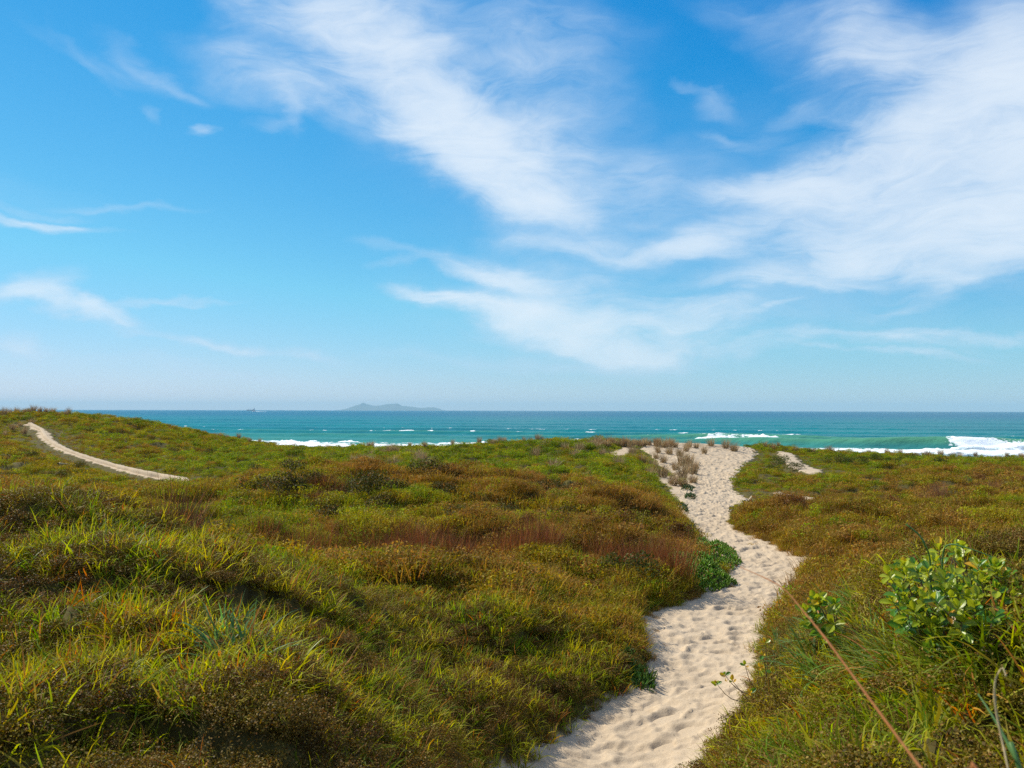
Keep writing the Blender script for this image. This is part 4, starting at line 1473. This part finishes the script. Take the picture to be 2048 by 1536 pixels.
# ------------------------------------------------------------------ glossy broad-leaved shrubs
def glossy_leaf(name, col, back):
    m, T, out = material(name)
    oi = T.n('ShaderNodeObjectInfo').outputs['Random']
    hs = T.n('ShaderNodeHueSaturation')
    T.put(hs.inputs['Value'], T.math('MULTIPLY_ADD', oi, 0.7, 0.65))
    T.put(hs.inputs['Hue'], T.math('MULTIPLY_ADD', T.math('FRACT', T.math('MULTIPLY', oi, 5.7)), 0.04, 0.48))
    hs.inputs['Color'].default_value = col + (1,)
    pos = T.n('ShaderNodeTexCoord').outputs['Object']
    n = T.noise(pos, 60, 3, 0.6)
    p = T.n('ShaderNodeBsdfPrincipled')
    T.put(p.inputs['Base Color'], T.mix(T.map(n, 0.6, 0.75, 0, .35), hs.outputs[0], back + (1,)))
    p.inputs['Roughness'].default_value = 0.36
    p.inputs['Specular IOR Level'].default_value = 0.5
    tr = T.n('ShaderNodeBsdfTranslucent')
    tr.inputs['Color'].default_value = tuple(min(1, 1.6 * c) for c in back) + (1,)
    mx = T.n('ShaderNodeMixShader')
    mx.inputs[0].default_value = 0.30
    T.t.links.new(p.outputs[0], mx.inputs[1])
    T.t.links.new(tr.outputs[0], mx.inputs[2])
    T.t.links.new(mx.outputs[0], out.inputs['Surface'])
    return m


LEAF_MATS = [glossy_leaf('green_glossy_leaf', (0.045, 0.150, 0.010), (0.15, 0.27, 0.012)), glossy_leaf('young_glossy_leaf', (0.215, 0.275, 0.010), (0.40, 0.42, 0.012)),
             glossy_leaf('yellow_leaf', (0.48, 0.30, 0.015), (0.55, 0.35, 0.02))]


def leaf_shape(L, W, cup, bend):
    V = []
    ts_ = [0.0, 0.18, 0.42, 0.66, 0.86, 1.0]
    ws_ = [0.10, 0.35, 0.80, 1.0, 0.80, 0.22]
    for t_, w in zip(ts_, ws_):
        zc = -bend * L * t_ * t_
        for s in (-1, -0.5, 0, 0.5, 1):
            V.append((s * w * W / 2, t_ * L, zc + cup * W * w * (abs(s) ** 1.6) - 0.05 * W * (s == 0)))
    return np.array(V), grid_faces(6, 5)


LEAF_SHAPES = [leaf_shape(0.066, 0.037, 0.22, 0.12), leaf_shape(0.058, 0.032, 0.30, 0.22), leaf_shape(0.050, 0.030, 0.12, -0.10)]
LEAF_ME = [[make_mesh('leaf', v, f, m, smooth=True) for (v, f) in LEAF_SHAPES] for m in LEAF_MATS]
M_BARK = wood_material('shrub_bark', (0.10, 0.07, 0.045), (0.20, 0.15, 0.10))


def tube(pts, r0, r1, sides=5, joints=0):
    pts = np.asarray(pts, float)
    n = len(pts)
    V, F = [], []
    for i in range(n):
        d = pts[min(i + 1, n - 1)] - pts[max(i - 1, 0)]
        d /= np.linalg.norm(d) + 1e-9
        a = np.cross(d, (0.3, 0.1, 1.0) if abs(d[2]) < .9 else (1, 0, 0))
        a /= np.linalg.norm(a)
        b = np.cross(d, a)
        r = (r0 + (r1 - r0) * i / (n - 1)) * (1.45 if joints and i % joints == 3 else 1.0)
        for q in range(sides):
            g = q * 2 * np.pi / sides
            V.append(pts[i] + (a * math.cos(g) + b * math.sin(g)) * r)
    for i in range(n - 1):
        for q in range(sides):
            F.append((i * sides + q, i * sides + (q + 1) % sides, (i + 1) * sides + (q + 1) % sides, (i + 1) * sides + q))
    return np.array(V), np.array(F), np.zeros(len(V))


def curve_pts(ps, n=14):
    """smooth line through a few points"""
    ps = np.asarray(ps, float)
    k = np.linspace(0, len(ps) - 1, n)
    out = []
    for t_ in k:
        i = min(int(t_), len(ps) - 2)
        u_ = t_ - i
        p0, p1, p2, p3 = ps[max(i - 1, 0)], ps[i], ps[i + 1], ps[min(i + 2, len(ps) - 1)]
        out.append(0.5 * ((2 * p1) + (-p0 + p2) * u_ + (2 * p0 - 5 * p1 + 4 * p2 - p3) * u_ ** 2 + (-p0 + 3 * p1 - 3 * p2 + p3) * u_ ** 3))
    return np.array(out)


def broad_shrub(label, base, tips, leaf_scale=1.0, young=0.3, yellow=0.06, per=(6, 9), cat='shrub', max_single=300, name='glossy_shrub', stem_r=0.006):
    """woody stems from the base to each tip, a whorl of leaves at and just below every tip"""
    base = np.asarray(base, float)
    t0 = thing(name, label, cat, base)
    stems, leaves = [], []
    for tp in tips:
        tp = np.asarray(tp, float)
        mid = base * 0.35 + tp * 0.65 + RNG.normal(0, 0.03, 3) + np.array((0, 0, -0.05))
        c = curve_pts([base + RNG.normal(0, 0.03, 3) * np.array((1, 1, 0)), mid, tp], 8)
        stems.append(tube(c - base, stem_r * 1.3, stem_r * 0.4))
        d = c[-1] - c[-2]
        d = d / np.linalg.norm(d) + np.array((0, 0, 0.5))
        d /= np.linalg.norm(d)
        isy = RNG.uniform() < young * (1 + 1.2 * (tp[2] - base[2] > 0.40))
        for w in range(int(RNG.integers(per[0], per[1] + 1))):
            az_ = w * 2.4 + RNG.normal(0, .3)
            open_ = RNG.uniform(0.45, 1.45) if w > 2 else RNG.uniform(0.15, 0.7)
            Z = d
            X = np.cross(Z, (0.2, 0.9, 0.1))
            X /= np.linalg.norm(X)
            Y = np.cross(Z, X)
            rad = X * math.cos(az_) + Y * math.sin(az_)
            ly = Z * math.cos(open_) + rad * math.sin(open_)
            lz = Z * math.sin(open_) - rad * math.cos(open_) + RNG.normal(0, .15, 3)
            lx = np.cross(ly, lz)
            lx /= np.linalg.norm(lx)
            lz = np.cross(lx, ly)
            s = leaf_scale * RNG.uniform(0.65, 1.2) * (0.8 if w < 3 else 1)
            o = tp - Z * (0.012 * max(w - 2, 0)) * RNG.uniform(0.3, 1.3) * leaf_scale
            u_ = RNG.uniform()
            mt = 2 if u_ < yellow else (1 if (isy and u_ < 0.85) or u_ < 0.18 + yellow else 0)
            leaves.append((np.linalg.norm(o - np.array((0, 0, EYE))), mt, int(RNG.integers(0, 3)), np.array([lx, ly, lz]).T * s, o - base))
    v, f, _ = join(*stems)
    link('stem', make_mesh('stem', v, f, M_BARK, smooth=True), t0)
    leaves.sort(key=lambda q: q[0])
    for dist, mt, sh, M3, o in leaves[:max_single]:
        ob = bpy.data.objects.new('leaf', LEAF_ME[mt][sh])
        COL.objects.link(ob)
        ob.parent = t0
        M4 = Matrix.Identity(4)
        for i in range(3):
            for j in range(3):
                M4[i][j] = M3[i, j]
            M4[i][3] = o[i]
        ob.matrix_local = M4
    rest = leaves[max_single:]
    if rest:
        Vv, Ff, Mi, off = [], [], [], 0
        for dist, mt, sh, M3, o in rest:
            lv, lf = LEAF_SHAPES[sh]
            Vv.append(lv @ M3.T + o)
            Ff.append(lf + off)
            Mi += [mt] * len(lf)
            off += len(lv)
        link('foliage', make_mesh('foliage', np.concatenate(Vv), np.concatenate(Ff), LEAF_MATS, smooth=True, mat_idx=Mi), t0, kind='stuff')
    return t0


def crown_tips(outline, n, d0, d1, base_py):
    """tips spread through the crown whose outline the photo shows, between two distances"""
    P = np.array(outline, float)
    lo_, hi_ = P.min(0), P.max(0)
    out = []
    while len(out) < n:
        q = RNG.uniform(lo_, hi_)
        d, ins = seg_dist(np.array([q[0]]), np.array([q[1]]), P)
        if ins[0]:
            w = min(1.0, d[0] / 90.0)
            f_ = (q[1] - lo_[1]) / (hi_[1] - lo_[1])
            mid_ = (d0 + d1) / 2 - (d1 - d0) * 0.25 * (f_ - 0.4)
            out.append(at(q[0], q[1], mid_ + RNG.uniform(-1, 1) * (d1 - d0) / 2 * (0.35 + 0.65 * w)))
    return out


BIG = [(1775, 1150), (1800, 1128), (1850, 1120), (1880, 1095), (1930, 1092), (1985, 1110), (2020, 1150), (2075, 1170), (2150, 1180), (2190, 1260), (2150, 1330), (2040, 1325), (1960, 1320),
       (1900, 1325), (1840, 1315), (1815, 1280), (1785, 1215)]
b0 = hit(1960, 1350)
broad_shrub('large glossy leaved shrub with yellow green tips at the right edge', (b0[0], b0[1] + 0.12, b0[2] - 0.03), crown_tips(BIG, 390, 3.15, 4.2, 1340), 0.84, 0.42, 0.05, stem_r=0.004)
b1 = hit(1660, 1290)
broad_shrub('small glossy leaved shrub half hidden by grass left of the large shrub', (b1[0], b1[1], b1[2] - .02), crown_tips([(1600, 1235), (1640, 1180), (1665, 1190), (1690, 1230), (1685, 1275), (1610, 1275)], 17, 4.6, 5.1, 1280), 1.05, 0.4, 0.08)
b2 = hit(1535, 1400)
broad_shrub('yellow leaved sprig leaning over the right edge of the path', (b2[0], b2[1], b2[2]), [at(1432, 1366, 6.1), at(1450, 1350, 6.1), at(1465, 1362, 6.15), at(1490, 1330, 6.2), at(1520, 1335, 6.2), at(1510, 1365, 6.1), at(1530, 1285, 6.3), at(1548, 1300, 6.3), at(1500, 1385, 6.1), at(1545, 1345, 6.2), at(1525, 1310, 6.2)],
            0.8, 0.9, 0.45, (4, 7), name='yellow_sprig', cat='twig', stem_r=0.004)
b3 = hit(245, 1165)
broad_shrub('small bright green leafy shrub on the left front mound, upper of two', (b3[0], b3[1], b3[2] - .02), [b3 + np.array((RNG.uniform(-.13, .13), RNG.uniform(-.1, .1), RNG.uniform(.1, .27))) for _ in range(16)], 0.95, 0.6, 0.0)
b4 = hit(292, 1185)
broad_shrub('small bright green leafy shrub on the left front mound, lower of two', (b4[0], b4[1], b4[2] - .02), [b4 + np.array((RNG.uniform(-.13, .13), RNG.uniform(-.1, .1), RNG.uniform(.08, .22))) for _ in range(13)], 0.9, 0.6, 0.0)
b5 = hit(1905, 1345)
broad_shrub('low leafy shoot at the foot of the large glossy shrub', (b5[0], b5[1] - .1, b5[2] - .02), [at(*q) for q in [(1850, 1265, 3.5), (1870, 1295, 3.45), (1905, 1290, 3.4), (1935, 1310, 3.4), (1965, 1295, 3.4), (2000, 1300, 3.35), (1880, 1320, 3.4), (1990, 1335, 3.3)]], 1.05, 0.15, 0.06)

# ------------------------------------------------------------------ long grass tussocks that stand out
M_TUSSOCK = leaf_material('tussock_blade', 'OBJECT', trans=0.40, rough=0.45, spec=0.22, var=0.35, dry=(0.46, 0.22, 0.04, 1), dry_amt=0.16)
TUS_ME = []
for k in range(6):
    v, f, r = blades(78, 0.12, 0.18, 0.44, 0.0165, 0.50, 1.25, 6, flop=0.40)
    TUS_ME.append(make_mesh('grass_tussock', v, f, M_TUSSOCK, {'rnd': r}))
ROOT_V = leaf_cloud(120, 0.13, 0.08, 0.05, 0.006, up=.2)
ROOT_ME = make_mesh('dead_leaves', ROOT_V[0], ROOT_V[1], M_TUFT, {'rnd': ROOT_V[2]})


def tussock(px, py, label, s=1.0, tint=(0.075, 0.165, 0.022), group=None, back=0.0):
    p = ground_at(px, py)
    t0 = thing('grass_tussock', label, 'grass', (p[0], p[1] + back, p[2] - 0.02), RNG.uniform(0, 6.28), s * RNG.uniform(.9, 1.15), group)
    b = link('blades', TUS_ME[int(RNG.integers(0, 6))], t0)
    own_tint(b, np.array(tint) * RNG.uniform(0.8, 1.2))
    dl = link('dead_leaves', ROOT_ME, t0)
    own_tint(dl, (0.26, 0.17, 0.09))


tussock(1690, 1300, 'long bladed green grass tussock left of the large glossy shrub', 0.9, (0.15, 0.25, 0.03))
for a, b in [(1735, 1330), (1770, 1345), (1750, 1300), (1810, 1380), (1710, 1350), (1790, 1390), (1750, 1380), (1680, 1340), (1700, 1400), (1660, 1375), (1830, 1405), (1725, 1290)]:
    tussock(a, b, 'blue green grass tussock spilling down the bank under the large glossy shrub', 0.88, (0.15, 0.26, 0.035), 'tussocks under the glossy shrub')
for a, b in [(1880, 1430), (1950, 1420), (1860, 1480), (1900, 1400), (1970, 1500), (1800, 1410), (2030, 1500), (1840, 1400), (1835, 1440), (2010, 1410), (2040, 1460), (1920, 1470), (1770, 1420), (1990, 1470)]:
    tussock(a, b, 'yellow green grass tussock with orange blades low on the right bank', 0.85, (0.21, 0.27, 0.02), 'orange flecked tussocks on the right bank')
for a, b in [(1600, 1385), (1640, 1420), (1570, 1360), (1560, 1310), (1610, 1340)]:
    tussock(a, b, 'dark green grass tussock close to the right path edge', 0.95, (0.085, 0.17, 0.03), 'dark tussocks by the right path edge')
for a, b in [(445, 1450), (470, 1490), (420, 1415)]:
    tussock(a, b, 'blue green sprawling tussock low in the middle of the front mound', 1.0, (0.10, 0.22, 0.055), 'sprawling tussocks on the front mound')
for a, b in [(60, 1080), (130, 1085), (190, 1100), (95, 1100), (20, 1070), (165, 1080)]:
    tussock(a, b, 'pale yellow green tussock on the top of the left front mound', 1.1, (0.30, 0.34, 0.05), 'tussocks on the mound top')
for a, b in [(650, 1215), (690, 1222), (620, 1225), (730, 1215)]:
    tussock(a, b, 'yellow green tussock on the mound edge before the rushes', 1.1, (0.27, 0.33, 0.025), 'tussocks on the mound edge')
for a, b in [(210, 1240), (250, 1260), (110, 1330), (60, 1240), (330, 1330), (170, 1420), (250, 1500), (560, 1500), (540, 1340), (820, 1340), (760, 1360), (900, 1370), (1040, 1300), (1110, 1320), (960, 1310), (1180, 1300)]:
    tussock(a, b, 'green grass tussock scattered through the creeper of the front mound', 0.8, (0.17, 0.27, 0.022), 'scattered tussocks on the front mound')

# ------------------------------------------------------------------ single stalks close to the lens side
M_STALK = wood_material('dry_seed_stalk', (0.34, 0.095, 0.012), (0.24, 0.11, 0.03))
M_PALE = wood_material('pale_dry_stalk', (0.42, 0.32, 0.17), (0.30, 0.24, 0.12))
M_GREENSTALK = leaf_material('green_stalk', 'OBJECT', trans=0.3, rough=0.4, spec=0.3, var=0.1, base=(0.14, 0.24, 0.07, 1), dry_amt=0.01)


def stalk(name, label, ctrl, r0, r1, mat, head=None, n=22):
    c = curve_pts(ctrl, n)
    base = c[0].copy()
    t0 = thing(name, label, 'stalk', base)
    v, f, _ = tube(c - base, r0, r1, 6, 9)
    link('stem', make_mesh('stem', v, f, mat, {'rnd': np.full(len(v), .4)}, smooth=True), t0)
    if head:
        i0, i1, rad = head
        seg = c[int(i0 * n):int(i1 * n) + 1]
        Vs = []
        for i in range(160):
            k = RNG.uniform(0, len(seg) - 1.01)
            p = seg[int(k)] * (1 - k % 1) + seg[int(k) + 1] * (k % 1)
            d = seg[int(k) + 1] - seg[int(k)]
            d /= np.linalg.norm(d)
            s = np.cross(d, RNG.normal(0, 1, 3))
            s /= np.linalg.norm(s)
            q = np.cross(d, s)
            a = p + s * rad * 0.3
            b = a + d * rad * 2.6 + s * rad * 0.7
            mm = (a + b) / 2
            Vs += [a, mm + q * rad * .35, b, mm - q * rad * .35]
        Vs = np.array(Vs) - base
        link('seed_head', make_mesh('seed_head', Vs, np.arange(len(Vs)).reshape(-1, 4), mat, {'rnd': np.full(len(Vs), .4)}), t0)
    return t0


gb = base_z(np.array([0.62]), np.array([0.80]))[0]
stalk('grass_stalk', 'long orange brown seed stalk slanting across the lower right, out of focus', [np.array((0.50, 0.62, 5.35)), at(2000, 1760, 0.84), at(1925, 1640, 0.90), at(1846, 1542, 0.97), at(1735, 1392, 1.12), at(1655, 1282, 1.25), at(1606, 1222, 1.36), at(1560, 1172, 1.46), at(1480, 1134, 1.62)],
      0.0021, 0.0006, M_STALK, (0.36, 0.74, 0.0026), 34)
gb = base_z(np.array([1.0]), np.array([1.1]))[0]
stalk('grass_stalk', 'pale curved grass stalk hooking over at the lower right corner', [np.array((0.80, 1.15, gb)), at(2035, 1640, 1.22), at(2008, 1500, 1.28), at(1992, 1420, 1.30), at(1990, 1365, 1.30), at(2004, 1336, 1.30), at(2012, 1352, 1.29)], 0.0022, 0.0009, M_PALE)
stalk('grass_stalk', 'pale green grass stem rising at the lower right corner', [np.array((0.98, 1.2, gb)), at(2060, 1600, 1.26), at(2032, 1520, 1.30), at(1990, 1440, 1.34), at(1956, 1388, 1.38)], 0.0046, 0.0008, M_GREENSTALK)
stalk('grass_stalk', 'bent green grass stem rising above the large glossy shrub', [at(1862, 1200, 3.6), at(1860, 1120, 3.55), at(1850, 1090, 3.5), at(1838, 1070, 3.5), at(1812, 1048, 3.5)], 0.004, 0.0028, M_GREENSTALK)
stalk('grass_stalk', 'drooping green grass stem over the top of the large glossy shrub', [at(1888, 1200, 3.6), at(1885, 1120, 3.55), at(1896, 1090, 3.5), at(1935, 1096, 3.45), at(1985, 1114, 3.4)], 0.004, 0.002, M_GREENSTALK)
stalk('dry_stick', 'thin pale dry stick poking up left of the large glossy shrub', [at(1800, 1200, 3.6), at(1785, 1175, 3.6), at(1766, 1156, 3.6)], 0.003, 0.0015, M_PALE)
stalk('dry_stick', 'brown dry stick lying in the grass of the lower right corner', [at(1925, 1535, 3.0), at(1985, 1512, 3.0), at(2048, 1486, 2.98), at(2080, 1470, 2.98)], 0.006, 0.004, M_TWIG)
stalk('dry_stick', 'thin bare twig over the creeper beside the lower right path edge', [at(1610, 1520, 5.0), at(1612, 1470, 5.05), at(1640, 1500, 4.8), at(1660, 1530, 4.7)], 0.003, 0.0015, M_PALE)
stalk('dry_stick', 'pale dry grass stem lying on the creeper at the bottom right', [at(1480, 1482, 6.0), at(1530, 1450, 5.9), at(1562, 1420, 5.9), at(1580, 1395, 5.9)], 0.003, 0.0015, M_PALE)
p = ground_at(116, 942)
q = ground_at(146, 937)
stalk('driftwood', 'pale driftwood stick lying in the grass of the left valley', [p + np.array((0, 0, .22)), (p + q) / 2 + np.array((0, 0, .27)), q + np.array((0, 0, .25))], 0.06, 0.035, M_PALE)

# --- bits of plant litter on the sand
lit_src = source('litter_bit', [(lambda w: (w[0] * np.array((1, 1, .15)), w[1], w[2]))(twigs(2, 0.02, 0.05, 0.0022)) for _ in range(4)], M_TWIG)
x, y = sprinkle(15000, 6.5, 22, 0.4)
sd = sand_field(x, y)
m = (sd < -0.02) & (RNG.uniform(0, 1, len(x)) < np.where(sd > -0.35, 0.5, 0.12))
x, y = x[m], y[m]
scatter('litter', 'small dry plant scraps strewn on the sand path', lit_src, np.stack([x, y, base_z(x, y) - 0.035], -1), RNG.uniform(0.4, 1.3, len(x)), np.ones((len(x), 3)) * .1)


# where a small set differs only by place, say the place
ORD = 'first second third fourth fifth sixth seventh eighth ninth tenth eleventh twelfth thirteenth fourteenth fifteenth sixteenth'.split()


def tell_apart():
    sets = {}
    for o in SC.objects:
        if o.parent is None and 'label' in o and 'group' in o:
            sets.setdefault((o['group'], o['label']), []).append(o)
    bpy.context.view_layer.update()
    for (g, lb), os_ in sets.items():
        if 1 < len(os_) <= 16:
            os_.sort(key=lambda o: o.location[0] / o.location[1])
            short = lb.split(' ')
            for i, o in enumerate(os_):
                tail = 'leftmost of the row' if i == 0 else 'rightmost of the row' if i == len(os_) - 1 else ORD[i] + ' from left'
                o['label'] = ' '.join(short[:12]).rstrip(',') + ', ' + tail


tell_apart()


# ------------------------------------------------------------------ vessels far out
def simple_paint(name, col, rough=0.5):
    m, T, out = material(name)
    p = T.n('ShaderNodeBsdfPrincipled')
    n = T.noise(T.n('ShaderNodeTexCoord').outputs['Object'], 0.8, 3, 0.6)
    T.put(p.inputs['Base Color'], T.mix(n, col + (1,), tuple(c * 0.8 for c in col) + (1,)))
    p.inputs['Roughness'].default_value = rough
    T.t.links.new(p.outputs[0], out.inputs['Surface'])
    return m


def boxes(*bs):
    V, F = [], []
    for (x0, x1, y0, y1, z0, z1) in bs:
        o = len(V)
        V += [(x0, y0, z0), (x1, y0, z0), (x1, y1, z0), (x0, y1, z0), (x0, y0, z1), (x1, y0, z1), (x1, y1, z1), (x0, y1, z1)]
        F += [tuple(o + i for i in q) for q in ((0, 3, 2, 1), (4, 5, 6, 7), (0, 1, 5, 4), (1, 2, 6, 5), (2, 3, 7, 6), (3, 0, 4, 7))]
    return V, F


def hull(L, B, H, rake):
    """bow towards -x"""
    V, F = [], []
    st = np.linspace(0, 1, 9)
    for t_ in st:
        xx = -L / 2 + L * t_
        b = B / 2 * min(1, (t_ / 0.28) ** 0.6 if t_ > 0 else 0.02)
        sh = H * (1.0 + 0.35 * (1 - t_) ** 3)
        V += [(xx + rake * (1 - min(1, t_ * 3)) * 0.8, -b * .75, -1.0), (xx - rake * (1 - min(1, t_ * 3)), -b, sh), (xx - rake * (1 - min(1, t_ * 3)), b, sh), (xx + rake * (1 - min(1, t_ * 3)) * 0.8, b * .75, -1.0)]
    for i in range(8):
        for q in range(4):
            F.append((4 * i + q, 4 * i + (q + 1) % 4, 4 * i + 4 + (q + 1) % 4, 4 * i + 4 + q))
    F += [(3, 2, 1, 0), (32, 33, 34, 35)]
    return V, F


white = simple_paint('white_boat_paint', (0.80, 0.80, 0.80))
grey = simple_paint('grey_ship_paint', (0.20, 0.26, 0.32))
dark = simple_paint('dark_window_glass', (0.03, 0.04, 0.05), 0.2)
k = 9000.0 / FPX
t0 = thing('cargo_ship', 'faint grey ship on the horizon at the left', 'ship', ((502 - 1024) * k, 9000, 0))
link('hull', make_mesh('hull', *hull(84, 15, 8, 5), grey), t0)
link('bridge', make_mesh('bridge', *boxes((26, 38, -6, 6, 8, 22), (28, 36, -7, 7, 22.05, 25)), white), t0)
link('funnel', make_mesh('funnel', *boxes((30, 34, -2, 2, 25.1, 31)), grey), t0)
for mx_ in (-24, -2, 14):
    link('mast', make_mesh('mast', *boxes((mx_ - .8, mx_ + .8, -.8, .8, 8, 22), (mx_ - 9, mx_ - .85, -.5, .5, 16, 17)), grey), t0)
k = 3600.0 / FPX
t0 = thing('motor_boat', 'small white motor boat trailing a white wake near the horizon', 'boat', ((508.5 - 1024) * k, 3600, 0))
link('hull', make_mesh('hull', *hull(13.5, 4.2, 1.9, 1.6), white), t0)
link('cabin', make_mesh('cabin', *boxes((-2.5, 3, -1.5, 1.5, 1.9, 3.6), (-1.8, 2.4, -1.3, 1.3, 3.65, 5.0)), white), t0)
link('window', make_mesh('window', *boxes((-1.9, 2.5, -1.4, 1.4, 4.0, 4.6)), dark), t0)
link('mast', make_mesh('mast', *boxes((1.2, 1.5, -.15, .15, 5.0, 9.0)), white), t0)
xs = np.linspace(-7, 52, 60)
wv = []
for xx in xs:
    w = 2.0 + max(0, xx) * 0.05
    h = max(0.35, (1.9 - abs(xx - 3) * 0.06)) * RNG.uniform(.6, 1.2)
    wv += [(xx, -w, 0.0), (xx, -w * .4, h), (xx, w * .4, h * RNG.uniform(.7, 1)), (xx, w, 0.0)]
link('wake', make_mesh('wake', wv, grid_faces(60, 4), M_FOAM, smooth=True), t0)


# ------------------------------------------------------------------ the air between here and the island
def haze():
    m, T, out = material('haze_air')
    v = T.n('ShaderNodeVolumePrincipled')
    v.inputs['Color'].default_value = (0.47, 0.80, 1.0, 1)
    v.inputs['Density'].default_value = 4.4e-5
    v.inputs['Anisotropy'].default_value = 0.0
    T.t.links.new(v.outputs[0], out.inputs['Volume'])
    x, y0, y1, z0, z1 = 40000.0, -900.0, 33500.0, -5.0, 275.0
    vs_ = [(sx_, sy_, sz_) for sz_ in (z0, z1) for (sx_, sy_) in ((-x, y0), (x, y0), (x, y1), (-x, y1))]
    f = [(0, 3, 2, 1), (4, 5, 6, 7), (0, 1, 5, 4), (1, 2, 6, 5), (2, 3, 7, 6), (3, 0, 4, 7)]
    link('haze', make_mesh('haze', vs_, f, m), kind='stuff', label='thin blue haze over the sea')


haze()
